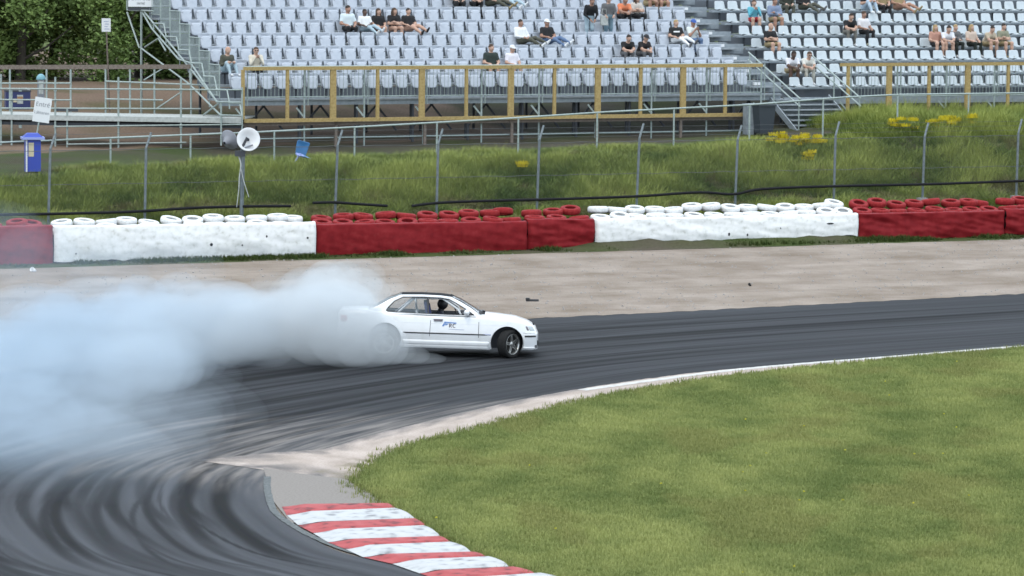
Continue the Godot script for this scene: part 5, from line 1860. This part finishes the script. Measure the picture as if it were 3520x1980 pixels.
func pose_bones(pose: String) -> Array:
	# joints of a body facing +z; a seated one has its seat at the origin, a standing one its feet
	var standing := pose == "stand" or pose == "bend"
	var hip := Vector3(0, 0.93 if standing else 0.10, 0)
	var tilt: float = {"upright": -4.0, "lean": 34.0, "crossed": 2.0, "stretched": -14.0, "phone": 6.0, "knees_up": 12.0, "stand": 3.0, "bend": 30.0}[pose]
	var b := Basis(Vector3.RIGHT, deg_to_rad(tilt))
	var hb := Basis(Vector3.UP, deg_to_rad({"lean": 8.0, "crossed": 22.0, "stretched": 18.0, "upright": 12.0}.get(pose, 0.0))) * Basis(Vector3.RIGHT, deg_to_rad(tilt * 0.35 + 6.0))
	var neck := hip + b * Vector3(0, 0.46, -0.01)
	var head := neck + hb * Vector3(0, 0.165, 0.025)
	var out := []
	out.append([hip + Vector3(-0.07, 0, 0), hip + Vector3(0.07, 0, 0), 0.125, 0.125, THIGH])
	for s in [-1.0, 1.0]:
		out.append([hip + Vector3(s * 0.06, 0.06, 0), hip + b * Vector3(s * 0.085, 0.33, 0.0), 0.105, 0.115, TOP])
		out.append([hip + b * Vector3(s * 0.06, 0.36, 0), hip + b * Vector3(s * 0.165, 0.405, -0.01), 0.095, 0.065, TOP])
	out.append([hip + b * Vector3(0, 0.40, -0.01), neck + b * Vector3(0, 0.0, 0), 0.075, 0.052, TOP])
	out.append([neck, head - hb * Vector3(0, 0.06, 0.01), 0.052, 0.050, HEAD])
	out.append([head + hb * Vector3(0, 0.035, -0.012), head + hb * Vector3(0, -0.03, 0.008), 0.088, 0.072, HEAD])
	out.append([head + hb * Vector3(0, -0.055, 0.035), head + hb * Vector3(0, -0.075, 0.045), 0.045, 0.036, HEAD])
	out.append([head + hb * Vector3(0, 0.01, 0.085), head + hb * Vector3(0, -0.02, 0.098), 0.013, 0.016, HEAD])
	for s in [-1.0, 1.0]:
		out.append([head + hb * Vector3(s * 0.082, 0.0, -0.005), head + hb * Vector3(s * 0.086, -0.02, -0.005), 0.018, 0.014, HEAD])
	var hands := []
	for s in [-1.0, 1.0]:
		var sh := hip + b * Vector3(s * 0.185, 0.395, -0.01)
		var el := hip + b * Vector3(s * 0.25, 0.14, 0.06)
		var wr := Vector3(s * 0.13, hip.y + 0.10, 0.33)
		var kn := Vector3(s * 0.13, 0.11, 0.43)
		var an := Vector3(s * 0.13, -0.34, 0.42)
		match pose:
			"lean":
				el = Vector3(s * 0.19, 0.24, 0.36)
				wr = Vector3(s * 0.05, 0.20, 0.56)
			"crossed":
				el = hip + b * Vector3(s * 0.24, 0.17, 0.10)
				wr = hip + b * Vector3(-s * 0.07, 0.20 + 0.04 * s, 0.22)
			"stretched":
				kn = Vector3(0.20 + s * 0.09, 0.17 + 0.03 * s, 0.40)
				an = Vector3(0.42 + s * 0.10, -0.02 + 0.05 * s, 0.78)
				wr = Vector3(s * 0.10, 0.22, 0.26)
			"phone":
				el = hip + b * Vector3(s * 0.21, 0.18, 0.20)
				wr = hip + b * Vector3(s * 0.05, 0.42, 0.30)
			"knees_up":
				kn = Vector3(s * 0.13, 0.30, 0.36)
				an = Vector3(s * 0.13, -0.05, 0.60)
				wr = Vector3(s * 0.10, 0.32, 0.40)
			"stand":
				el = hip + b * Vector3(s * 0.25, 0.13, 0.06)
				wr = hip + b * Vector3(s * 0.16, 0.06, 0.24)
				kn = Vector3(s * 0.09, 0.50, 0.03)
				an = Vector3(s * 0.10, 0.09, -0.02)
			"bend":
				el = hip + b * Vector3(s * 0.24, 0.16, 0.12)
				wr = hip + b * Vector3(s * 0.10, 0.10, 0.34)
				kn = Vector3(s * 0.10, 0.50, 0.06)
				an = Vector3(s * 0.12, 0.09, -0.10 - 0.12 * s)
		var mid := sh.lerp(el, 0.62)
		out.append([sh, mid, 0.062, 0.052, TOP])
		out.append([mid, el, 0.045, 0.041, FOREARM])
		out.append([el, wr, 0.041, 0.029, FOREARM])
		var reach := (wr - el).normalized()
		var palm := wr + reach * 0.075 + Vector3(0, -0.012, 0)
		out.append([wr, palm, 0.027, 0.033, HAND])
		hands.append([wr, palm, reach, s])
		var hp := hip + Vector3(s * 0.09, -0.01, 0.02)
		out.append([hp, kn.lerp(hp, 0.12), 0.088, 0.066, THIGH])
		out.append([kn.lerp(hp, 0.10), kn, 0.060, 0.058, SHIN])
		out.append([kn, kn.lerp(an, 0.4), 0.055, 0.056, SHIN])
		out.append([kn.lerp(an, 0.4), an, 0.056, 0.038, SHIN])
		var toe := Vector3(0, -0.045, 0.16) if pose != "stretched" else Vector3(0.05, 0.10, 0.11)
		out.append([an + Vector3(0, -0.03, -0.03), an + toe, 0.045, 0.036, SHOE])
	return [out, Transform3D(hb, head), hands]


func capsule(p: Vector3, a: Vector3, b: Vector3, r0: float, r1: float) -> float:
	var ab := b - a
	var t := clampf((p - a).dot(ab) / maxf(ab.length_squared(), 1e-6), 0.0, 1.0)
	return p.distance_to(a + ab * t) - lerpf(r0, r1, t)


func person_mesh(pose: String) -> Dictionary:
	if poses.has(pose):
		return poses[pose]
	var spec := pose_bones(pose)
	var bones: Array = spec[0]
	var head: Transform3D = spec[1]
	var cell := 0.023
	var lo := Vector3.INF
	var hi := -Vector3.INF
	for w in bones:
		for e in [0, 1]:
			lo = lo.min(w[e] - Vector3.ONE * 0.2)
			hi = hi.max(w[e] + Vector3.ONE * 0.2)
	var nx := int((hi.x - lo.x) / cell) + 1
	var ny := int((hi.y - lo.y) / cell) + 1
	var nz := int((hi.z - lo.z) / cell) + 1
	var sums := PackedFloat32Array()
	sums.resize(nx * ny * nz)
	var sharp := 55.0
	for w in bones:
		var grow: float = maxf(w[2], w[3]) + 0.06
		var l: Vector3 = (w[0].min(w[1]) - Vector3.ONE * grow - lo) / cell
		var h: Vector3 = (w[0].max(w[1]) + Vector3.ONE * grow - lo) / cell
		for i in range(maxi(0, int(l.x)), mini(nx, int(h.x) + 2)):
			for j in range(maxi(0, int(l.y)), mini(ny, int(h.y) + 2)):
				for k in range(maxi(0, int(l.z)), mini(nz, int(h.z) + 2)):
					var d := capsule(lo + Vector3(i, j, k) * cell, w[0], w[1], w[2], w[3])
					sums[(i * ny + j) * nz + k] += exp(clampf(-sharp * d, -20.0, 8.0))
	var at := {}
	var v := PackedVector3Array()
	var label := PackedInt32Array()
	var step := [0, ny * nz, nz, ny * nz + nz, 1, ny * nz + 1, nz + 1, ny * nz + nz + 1]
	var corner := [Vector3(0, 0, 0), Vector3(1, 0, 0), Vector3(0, 1, 0), Vector3(1, 1, 0), Vector3(0, 0, 1), Vector3(1, 0, 1), Vector3(0, 1, 1), Vector3(1, 1, 1)]
	var edges := [[0, 1], [2, 3], [4, 5], [6, 7], [0, 2], [1, 3], [4, 6], [5, 7], [0, 4], [1, 5], [2, 6], [3, 7]]
	for i in nx - 1:
		for j in ny - 1:
			var row := (i * ny + j) * nz
			for k in nz - 1:
				var base := row + k
				var inside := 0
				for q in 8:
					if sums[base + step[q]] > 1.0:
						inside += 1
				if inside == 0 or inside == 8:
					continue
				var mid := Vector3.ZERO
				var n := 0
				for e in edges:
					var a := log(sums[base + step[e[0]]] + 1e-9)
					var b := log(sums[base + step[e[1]]] + 1e-9)
					if (a > 0.0) != (b > 0.0):
						mid += corner[e[0]].lerp(corner[e[1]], a / (a - b))
						n += 1
				var p := lo + (Vector3(i, j, k) + mid / n) * cell
				at[base] = v.size()
				v.append(p)
				var best := 1e9
				var who := 0
				for w in bones:
					var d := capsule(p, w[0], w[1], w[2], w[3])
					if d < best:
						best = d
						who = w[4]
				if who == HEAD:
					var rel := head.affine_inverse() * p
					if rel.y > 0.062 or (rel.z < -0.015 and rel.y > -0.055 and absf(rel.x) < 0.09) or (rel.z < 0.045 and rel.y > 0.03):
						who = HAIR
				label.append(who)
	var tris := []
	for q in 8:
		tris.append(PackedInt32Array())
	var axes := [[ny * nz, nz, 1], [nz, 1, ny * nz], [1, ny * nz, nz]]
	var normals := PackedVector3Array()
	normals.resize(v.size())
	for base in at:
		for ax in axes:
			var a: bool = sums[base] > 1.0
			var b: bool = sums[base + ax[0]] > 1.0
			if a == b or not (at.has(base - ax[1]) and at.has(base - ax[2]) and at.has(base - ax[1] - ax[2])):
				continue
			var q := [at[base], at[base - ax[1]], at[base - ax[1] - ax[2]], at[base - ax[2]]]
			if not a:
				q.reverse()
			var m := (v[q[1]] - v[q[0]]).cross(v[q[2]] - v[q[0]])
			for w in q:
				normals[w] -= m
			var l := label[q[0]]
			for w in [0, 1, 2, 0, 2, 3]:
				tris[l].append(q[w])
	for q in normals.size():
		normals[q] = normals[q].normalized()
	var mesh := ArrayMesh.new()
	var order := []
	for l in 8:
		var vv := PackedVector3Array()
		var nn := PackedVector3Array()
		var ii := PackedInt32Array()
		var remap := {}
		for w in tris[l]:
			if not remap.has(w):
				remap[w] = vv.size()
				vv.append(v[w])
				nn.append(normals[w])
			ii.append(remap[w])
		if l == HAND:
			# five fingers to each hand, curled a little
			for h in spec[2]:
				var reach: Vector3 = h[2]
				var across: Vector3 = reach.cross(Vector3.UP).normalized()
				if across.length() < 0.5:
					across = Vector3.RIGHT
				var down := across.cross(reach).normalized()
				if down.y > 0:
					down = -down
				for f in 5:
					var root: Vector3 = h[1] + across * (0.018 * (f - 1.5)) + reach * 0.015
					var lens: float = [0.062, 0.072, 0.068, 0.054, 0.05][f]
					var dir := reach
					if f == 4:
						root = h[0].lerp(h[1], 0.55) - across * h[3] * 0.026
						dir = (reach - across * h[3] * 0.8).normalized()
					var pts := [root, root + dir * lens * 0.55 + down * 0.006, root + dir * lens * 0.9 + down * 0.030]
					for s in 2:
						var fb := frame_along(pts[s], pts[s + 1])
						for e in 5:
							for c in [[e, 0], [e + 1, 0], [e + 1, 1], [e, 0], [e + 1, 1], [e, 1]]:
								var d: Vector3 = fb.x * cos(TAU * c[0] / 5.0) + fb.z * sin(TAU * c[0] / 5.0)
								ii.append(vv.size())
								vv.append(pts[s + c[1]] + d * (0.0095 - 0.0012 * (s + c[1])))
								nn.append(d)
		if vv.size():
			var arr := []
			arr.resize(Mesh.ARRAY_MAX)
			arr[Mesh.ARRAY_VERTEX] = vv
			arr[Mesh.ARRAY_NORMAL] = nn
			arr[Mesh.ARRAY_INDEX] = ii
			mesh.add_surface_from_arrays(Mesh.PRIMITIVE_TRIANGLES, arr)
			order.append(l)
	poses[pose] = {"mesh": mesh, "order": order, "head": head}
	return poses[pose]


func cloth_of(c: Color, rough := 0.85) -> StandardMaterial3D:
	var key := "%s %.2f" % [c, rough]
	if not cloth.has(key):
		cloth[key] = mat(dull(c.linear_to_srgb()), rough)
	return cloth[key]


func add_person(d: Array, at: Vector3, turn: float, group: String) -> MeshInstance3D:
	var spec := person_mesh(d[3])
	var o := MeshInstance3D.new()
	o.name = numbered("person")
	o.mesh = spec.mesh
	add_child(o)
	o.position = at
	o.rotation_degrees.y = turn
	o.scale = Vector3.ONE * d[4]
	tag(o, d[13], "person", group)
	var skin: Color = d[6]
	var tints := {HEAD: skin, HAND: skin, TOP: d[7], FOREARM: d[7] if d[8] else skin, THIGH: d[9], SHIN: d[9] if d[10] else skin, SHOE: d[11], HAIR: d[5]}
	for k in spec.order.size():
		o.set_surface_override_material(k, cloth_of(tints[spec.order[k]], 0.55 if spec.order[k] in [HEAD, HAND] else 0.9))
	var head: Transform3D = spec.head
	var extra: String = d[12]
	if extra == "hair":
		var st := new_st()
		for s in [-1.0, 1.0]:
			st_tube(st, [Vector3(s * 0.03, 0.07, -0.04), Vector3(s * 0.082, 0.02, -0.01), Vector3(s * 0.088, -0.08, 0.0), Vector3(s * 0.085, -0.19, 0.03)], 0.045, 0.03, 8)
		st_tube(st, [Vector3(0, 0.06, -0.05), Vector3(0, -0.05, -0.075), Vector3(0, -0.20, -0.07)], 0.075, 0.07, 10)
		part(o, "long_hair", done(st), cloth_of(d[5]), head)
	if extra.begins_with("cap"):
		var st := new_st()
		var prof := []
		for k in 7:
			prof.append(Vector2(0.105 * cos(k * PI / 12.0), 0.035 + 0.10 * sin(k * PI / 12.0)))
		lathe(st, prof, 14, Transform3D(Basis.IDENTITY, Vector3(0, 0, -0.01)))
		st.set_smooth_group(-1)
		for k in 6:
			var a := PI * (0.18 + 0.64 * k / 6.0)
			var b := PI * (0.18 + 0.64 * (k + 1) / 6.0)
			quad(st, Vector3(cos(a) * 0.10, 0.045, sin(a) * 0.10 - 0.01), Vector3(cos(b) * 0.10, 0.045, sin(b) * 0.10 - 0.01), Vector3(cos(b) * 0.11, 0.028, sin(b) * 0.175), Vector3(cos(a) * 0.11, 0.028, sin(a) * 0.175))
		part(o, "cap", done(st), cloth_of({"cap_white": Color(0.72, 0.73, 0.74), "cap_black": Color(0.025, 0.025, 0.03), "cap_blue": Color(0.05, 0.11, 0.36)}[extra]), head)
	if extra == "glasses":
		var st := new_st()
		for s in [-1.0, 1.0]:
			st_box(st, Vector3(s * 0.035, 0.012, 0.088), Vector3(0.052, 0.034, 0.02))
		st_box(st, Vector3(0, 0.018, 0.092), Vector3(0.12, 0.008, 0.012))
		part(o, "sunglasses", done(st), M.trim, head)
	if extra == "print":
		part(o, "chest_print", unit_box, M.white_paint, Transform3D(Basis(Vector3.RIGHT, deg_to_rad(-14.0)) * Basis.from_scale(Vector3(0.22, 0.05, 0.012)), Vector3(0, 0.40, 0.045)))
	return o


func make_people() -> void:
	var r := RandomNumberGenerator.new()
	r.seed = 91
	for d in crowd:
		var row: int = d[2]
		var a := crowd_place(d)
		var left: bool = d[0] == "L"
		var floor_y := (LEFT_FLOOR + LEFT_RISE * row) if left else (RIGHT_FLOOR + RIGHT_RISE * row)
		var off := FIRST_ROW + TREAD * row - 0.16
		var standing: bool = d[3] == "stand" or d[3] == "bend"
		var y := floor_y if standing else floor_y + 0.435
		add_person(d, sp(a, y, off - (0.12 if standing else 0.0)), STAND_TURN + r.randf_range(-16, 10), "spectators on the folding seats" if left else "spectators on the bench seats")
		if d[12] == "bag":
			var st := new_st()
			st_box(st, Vector3(0, -0.20, 0), Vector3(0.28, 0.34, 0.08))
			st_tube(st, [Vector3(-0.1, -0.03, 0), Vector3(-0.07, 0.2, 0), Vector3(0.07, 0.2, 0), Vector3(0.1, -0.03, 0)], 0.012, 0.012, 6)
			var bag := thing("cloth_bag", "pale cloth bag held by the standing person in grey", "bag", sp(a - 0.28, y + 1.0, off - 0.35), STAND_TURN)
			part(bag, "sack", done(st), M.plank)
	# the driver, in the far seat
	var drv := ["L", 0, 0, "knees_up", 0.95, Color(0.02, 0.02, 0.025), Color(0.02, 0.02, 0.025), Color(0.02, 0.024, 0.04), true, Color(0.02, 0.024, 0.04), true, Color(0.02, 0.02, 0.02), "", "driver in a dark suit and helmet at the wheel of the white car"]
	var o := add_person(drv, car_node.transform * Vector3(-0.20, 0.40, -0.36), car_node.rotation_degrees.y + 90.0, "")
	var st := new_st()
	var prof := []
	for k in 13:
		prof.append(Vector2(0.128 * sin(PI * k / 12.0) + 0.001, -0.135 * cos(PI * k / 12.0)))
	lathe(st, prof, 18)
	var head: Transform3D = poses["knees_up"].head
	part(o, "helmet", done(st), M.trim, head * Transform3D(Basis.IDENTITY, Vector3(0, 0.01, 0)))


# ---------- grass and flowers ----------

func tuft(seed_: int, blades: int, reach: float, tall: float, wide: float) -> ArrayMesh:
	var r := RandomNumberGenerator.new()
	r.seed = seed_
	var st := new_st()
	st.set_smooth_group(-1)
	for k in blades:
		var a := r.randf() * TAU
		var at := Vector3(cos(a), 0, sin(a)) * reach * sqrt(r.randf())
		var h := tall * r.randf_range(0.5, 1.0)
		var lean := Vector3(cos(a + r.randf()), 0, sin(a + r.randf())) * h * r.randf_range(0.1, 0.5)
		var w := Vector3(sin(a), 0, -cos(a)) * wide * 0.5
		var mid := at + lean * 0.35 + Vector3(0, h * 0.6, 0)
		var tip := at + lean + Vector3(0, h, 0)
		quad(st, at - w, at + w, mid + w * 0.7, mid - w * 0.7)
		for p in [mid - w * 0.7, mid + w * 0.7, tip]:
			st.add_vertex(p)
	return done(st)


func scatter(called: String, label: String, category: String, mesh: Mesh, spots: Array) -> void:
	# spots of [place, size, turn, colour]
	var mm := MultiMesh.new()
	mm.transform_format = MultiMesh.TRANSFORM_3D
	mm.use_colors = true
	mm.mesh = mesh
	mm.instance_count = spots.size()
	for k in spots.size():
		var s: Array = spots[k]
		mm.set_instance_transform(k, Transform3D(Basis(Vector3.UP, s[2]) * Basis.from_scale(s[1]), s[0]))
		mm.set_instance_color(k, s[3])
	var o := MultiMeshInstance3D.new()
	o.name = called
	o.multimesh = mm
	o.material_override = M.blade
	add_child(o)
	tag(o, label, category, "", "stuff")


func make_grass() -> void:
	var r := RandomNumberGenerator.new()
	r.seed = 101
	var patch := FastNoiseLite.new()
	patch.seed = 102
	patch.frequency = 0.22
	patch.fractal_octaves = 3
	var spots := []
	var bare := []
	for k in 34000:
		var a := r.randf_range(-18.0, 32.0)
		var off := r.randf_range(-12.7, 0.5) if a > 20.5 else r.randf_range(-12.7, -3.6)
		if a < -2.0 and off > -5.0:
			continue
		var n := patch.get_noise_2d(a, off * 1.6)
		var dead := patch.get_noise_2d(a * 2.0 + 90.0, off * 2.0) > (0.05 if off < -9.6 else 0.42)
		var h := (0.62 + 0.55 * n) * r.randf_range(0.6, 1.15)
		if off < -9.8:
			h *= 0.75
		if off > -6.6 and a < 20.0:
			h *= 0.55
		if a < -8.2 and off > -6.9:
			continue
		var col := Color(0.105, 0.155, 0.042).lerp(Color(0.34, 0.375, 0.105), clampf(0.5 + 1.1 * n + r.randf_range(-0.25, 0.25), 0.0, 1.0))
		if dead:
			h *= 0.7
			col = col.lerp(Color(0.22, 0.175, 0.105), r.randf_range(0.3, 0.9))
		spots.append([sp(a, bank_height(a, off) - 0.03, off), Vector3(1.0, maxf(h, 0.15), 1.0), r.randf() * TAU, col])
	scatter("tall_grass", "tall rank grass covering the bank behind the fence", "grass", tuft(103, 17, 0.17, 0.88, 0.016), spots)
	# weeds at the foot of the barrier
	spots = []
	for k in 5200:
		var a := r.randf_range(-20.0, 26.0)
		var d := r.randf()
		var lush := clampf(0.35 + 1.6 * patch.get_noise_2d(a * 1.3, 40.0), 0.05, 1.0)
		if a > -9.0 and a < -3.0:
			lush = maxf(lush, 0.7)
		if r.randf() > lush:
			continue
		var off := -14.52 - 0.75 * d * d
		var col := Color(0.035, 0.065, 0.014).lerp(Color(0.11, 0.11, 0.045), r.randf() * (0.5 if lush > 0.6 else 1.0))
		spots.append([sp(a, 0.01, off), Vector3(1.0, r.randf_range(0.5, 1.0) * lush + 0.15, 1.0), r.randf() * TAU, col])
	scatter("barrier_weeds", "weeds and dry grass at the foot of the tyre barriers", "weeds", tuft(104, 10, 0.10, 0.20, 0.016), spots)
	# the mown infield
	var outline := PackedVector2Array()
	for p in infield_outline:
		outline.append(Vector2(p.x, p.z))
	spots = []
	var tries := 0
	while spots.size() < 140000 and tries < 500000:
		tries += 1
		var z := -52.0 - 42.0 * r.randf()
		var half := 0.19 * -z
		var p := Vector2(r.randf_range(-0.06 * -z, half), z)
		if not Geometry2D.is_point_in_polygon(p, outline):
			continue
		var n := patch.get_noise_2d(p.x * 1.2, p.y * 0.55) + 0.5 * patch.get_noise_2d(p.x * 5.0 + 50.0, p.y * 3.0)
		var col := Color(0.18, 0.225, 0.078).lerp(Color(0.39, 0.41, 0.155), clampf(0.5 + 0.75 * n + r.randf_range(-0.15, 0.15), 0.0, 1.0))
		var dry := patch.get_noise_2d(p.x * 1.4 + 300.0, p.y * 0.7)
		if dry > 0.15:
			col = col.lerp(Color(0.27, 0.26, 0.10), minf(0.5, (dry - 0.15) * 2.5))
		spots.append([Vector3(p.x, 0.014, p.y), Vector3(1.0, 0.55 + 0.5 * r.randf() + 0.35 * maxf(0.0, n), 1.0), r.randf() * TAU, col])
	# longer blades along its border with the kerb and the sand
	for k in outline.size():
		var a := outline[k]
		var b := outline[(k + 1) % outline.size()]
		if a.y < -100.0 or a.y > -50.0 or b.y > -50.0:
			continue
		for q in int(a.distance_to(b) * 40.0):
			var p := a.lerp(b, r.randf()) + Vector2(r.randfn(), r.randfn()) * 0.14
			spots.append([Vector3(p.x, 0.012, p.y), Vector3(1.0, r.randf_range(0.6, 1.3), 1.0), r.randf() * TAU, Color(0.13, 0.17, 0.05).lerp(Color(0.30, 0.30, 0.12), r.randf())])
	scatter("mown_grass", "short mown grass of the infield inside the corner", "grass", tuft(105, 8, 0.09, 0.085, 0.012), spots)
	spots = []
	for k in 45:
		var z := -54.0 - 36.0 * r.randf()
		var p := Vector2(r.randf_range(-2.0, 0.14 * -z), z)
		if Geometry2D.is_point_in_polygon(p, outline):
			spots.append([Vector3(p.x, 0.07, p.y), Vector3(1, 1, 1), r.randf() * TAU, Color(0.62, 0.56, 0.08)])
	scatter("dandelions", "small yellow dandelions dotted over the infield grass", "flowers", tuft(106, 10, 0.02, 0.025, 0.025), spots)
	# yellow flowering plants on the bank
	var bloom := tuft(107, 44, 0.20, 0.13, 0.045)
	var stems := tuft(108, 14, 0.16, 0.5, 0.015)
	var words := ["broad clump of yellow flowers nearest the wheeled bin", "small clump of yellow flowers between two broad ones", "rounded clump of yellow flowers beside a fence post", "broad clump of yellow flowers far along the bank", "low clump of yellow flowers beside the cranked post", "tall thin clump of yellow flowers above the low one", "single thin yellow flower plant near the bench frame", "sparse yellow flowers low on the bank before the stairs", "sparse yellow flowers in the middle of the bank"]
	var k := 0
	for q in [[2690, 478, 1.3], [2745, 500, 0.6], [2805, 490, 1.0], [3103, 482, 1.1], [3228, 493, 1.0], [3275, 470, 0.7], [3340, 448, 0.4], [2780, 590, 0.45], [1795, 570, 0.25]]:
		var off := -7.6 if q[1] > 520 else -6.2
		var w := on_stand(q[0], q[1], off)
		var g := bank_height(w.x, off)
		var o := thing("yellow_flower", words[k], "flowers", sp(w.x, g, off), 0.0, "yellow flowers on the bank")
		var h := maxf(0.3, w.y - g)
		for b in int(7 * q[2]) + 2:
			var c: Vector3 = Vector3(r.randf_range(-0.38, 0.38) * q[2], 0, r.randf_range(-0.3, 0.3))
			var m := part(o, "bloom", bloom, M.blade_yellow, Transform3D(Basis(Vector3.UP, r.randf() * TAU), c + Vector3(0, h + 0.02 + r.randf_range(-0.16, 0.16), 0)))
			m.set_meta("kind", "stuff")
			var sm := part(m, "stem", stems, M.blade_green, Transform3D(Basis.from_scale(Vector3(1, h / 0.5, 1)), Vector3(0, -h + 0.02, 0)))
			sm.set_meta("kind", "stuff")
		k += 1


# ---------- smoke ----------

func make_smoke() -> void:
	var o := Node3D.new()
	o.name = "tyre_smoke"
	add_child(o)
	tag(o, "blue-white tyre smoke trailing behind the sliding car", "smoke", "", "stuff")
	var r := RandomNumberGenerator.new()
	r.seed = 111
	# puffs of [centre, half sizes, density per metre]: thick at the rear wheels, then thinning along the line the car has taken
	var puffs := [
		[Vector3(-2.72, 0.38, -83.9), Vector3(0.48, 0.48, 0.8), 0.42],
		[Vector3(-3.10, 0.50, -83.7), Vector3(0.72, 0.64, 1.2), 0.36],
		[Vector3(-3.60, 0.75, -83.9), Vector3(0.92, 0.85, 2.0), 0.25],
		[Vector3(-3.95, 0.85, -84.2), Vector3(1.1, 0.90, 2.0), 0.20],
		[Vector3(-3.0, 0.28, -83.6), Vector3(0.95, 0.34, 0.7), 0.18],
		[Vector3(-2.35, 0.18, -83.9), Vector3(0.60, 0.24, 0.40), 0.30],
		[Vector3(-2.0, 0.10, -83.9), Vector3(0.60, 0.14, 0.40), 0.22],
	]
	# the main body: place across and up the picture, distance, radius
	var body := [[1215, 1075, 87.6, 0.72], [1150, 1030, 87.8, 0.78], [1080, 1090, 87.3, 0.90], [1000, 1120, 87.0, 0.85], [900, 1120, 86.8, 0.90], [800, 1135, 86.5, 0.95], [690, 1120, 86.4, 1.0], [590, 1130, 86.0, 1.05], [480, 1140, 85.5, 1.05], [380, 1175, 85.0, 1.10], [270, 1190, 84.5, 1.15], [160, 1215, 84.0, 1.2], [50, 1240, 83.5, 1.25], [-80, 1260, 83.0, 1.3], [-230, 1280, 82.5, 1.4], [-400, 1290, 82.0, 1.5]]
	for q in body:
		for k in 3:
			var c: Vector3 = EYE + pixel_ray(q[0] + r.randfn() * 45.0, q[1] + r.randfn() * 32.0) * (q[2] + r.randfn() * 0.8)
			var w: float = q[3] * r.randf_range(0.7, 1.15)
			puffs.append([c, Vector3(w * r.randf_range(1.0, 1.5), w * r.randf_range(0.75, 1.05), 4.2 * r.randf_range(0.8, 1.2)), 0.052 * r.randf_range(0.6, 1.4)])
	for q in [[1050, 1185], [930, 1195], [810, 1205], [700, 1225], [600, 1270], [580, 1300], [480, 1310], [380, 1320], [280, 1330], [180, 1335], [80, 1345], [-40, 1350], [-180, 1360]]:
		for k in 2:
			var g := on_ground(q[0] + r.randfn() * 50.0, q[1] + 25.0 + r.randfn() * 15.0)
			puffs.append([g + Vector3(0, 0.5, 0), Vector3(r.randf_range(0.8, 1.4), r.randf_range(0.5, 0.8), r.randf_range(2.4, 3.6)), r.randf_range(0.030, 0.052)])
	# billows along its upper edge
	for q in [[1275, 1010], [1235, 965], [1190, 940], [1150, 925], [1105, 945], [1060, 965], [985, 1000], [920, 1020], [840, 1015], [770, 1000], [640, 985], [560, 975], [490, 990], [400, 1020], [310, 1050], [200, 1040], [90, 1060]]:
		var c := EYE + pixel_ray(q[0] + r.randfn() * 12.0, q[1] + 28.0 + r.randfn() * 10.0) * (88.0 + r.randfn())
		var w := r.randf_range(0.26, 0.46)
		puffs.append([c, Vector3(w * 1.3, w, w * 3.4), 0.13 * r.randf_range(0.6, 1.3)])
	# curls of denser smoke on its near face
	for k in 26:
		var q: Array = body[r.randi() % 13]
		var c: Vector3 = EYE + pixel_ray(q[0] + r.randfn() * 70.0, q[1] + r.randf_range(-110.0, 60.0)) * (q[2] - 3.2 + r.randfn() * 0.5)
		var w := r.randf_range(0.18, 0.42)
		puffs.append([c, Vector3(w * 1.7, w * 0.8, w * 1.6), 0.13 * r.randf_range(0.6, 1.4)])
	# thin veils that hang over the near part of the corner
	for q in [[600, 1400], [520, 1390], [400, 1380], [280, 1400], [160, 1400], [60, 1410], [-60, 1420], [560, 1470], [420, 1480], [260, 1480], [80, 1500], [-100, 1520]]:
		var g := on_ground(q[0], q[1] + 60.0)
		puffs.append([g + Vector3(0, 0.42, 0), Vector3(r.randf_range(1.3, 2.0), r.randf_range(0.40, 0.62), r.randf_range(2.2, 3.6)), (0.016 if q[0] > 380 else 0.030) * r.randf_range(0.7, 1.3)])
	for k in 12:
		var g := on_ground(r.randf_range(-150.0, 620.0), r.randf_range(1480.0, 1640.0))
		puffs.append([g + Vector3(0, 0.30, 0), Vector3(r.randf_range(1.4, 2.2), r.randf_range(0.45, 0.75), r.randf_range(2.4, 4.0)), 0.013 * r.randf_range(0.6, 1.4)])
	for q in [[250, 930], [40, 900], [-150, 880], [500, 960]]:
		puffs.append([EYE + pixel_ray(q[0], q[1]) * 92.0, Vector3(1.9, 1.2, 4.0), 0.014])
	for p in puffs:
		var f := FogVolume.new()
		f.name = "puff"
		f.shape = RenderingServer.FOG_VOLUME_SHAPE_ELLIPSOID
		f.size = p[1] * 2.0
		var m := FogMaterial.new()
		# fresh smoke is whiter, older smoke bluer
		m.albedo = Color(0.84, 0.925, 1.0).lerp(Color(0.96, 0.985, 1.0), smoothstep(-10.5, -3.0, p[0].x))
		m.density = p[2]
		f.material = m
		o.add_child(f, true)
		f.position = p[0]
		f.rotation = Vector3(r.randf_range(-0.1, 0.1), r.randf_range(-0.3, 0.3), r.randf_range(-0.3, 0.3))
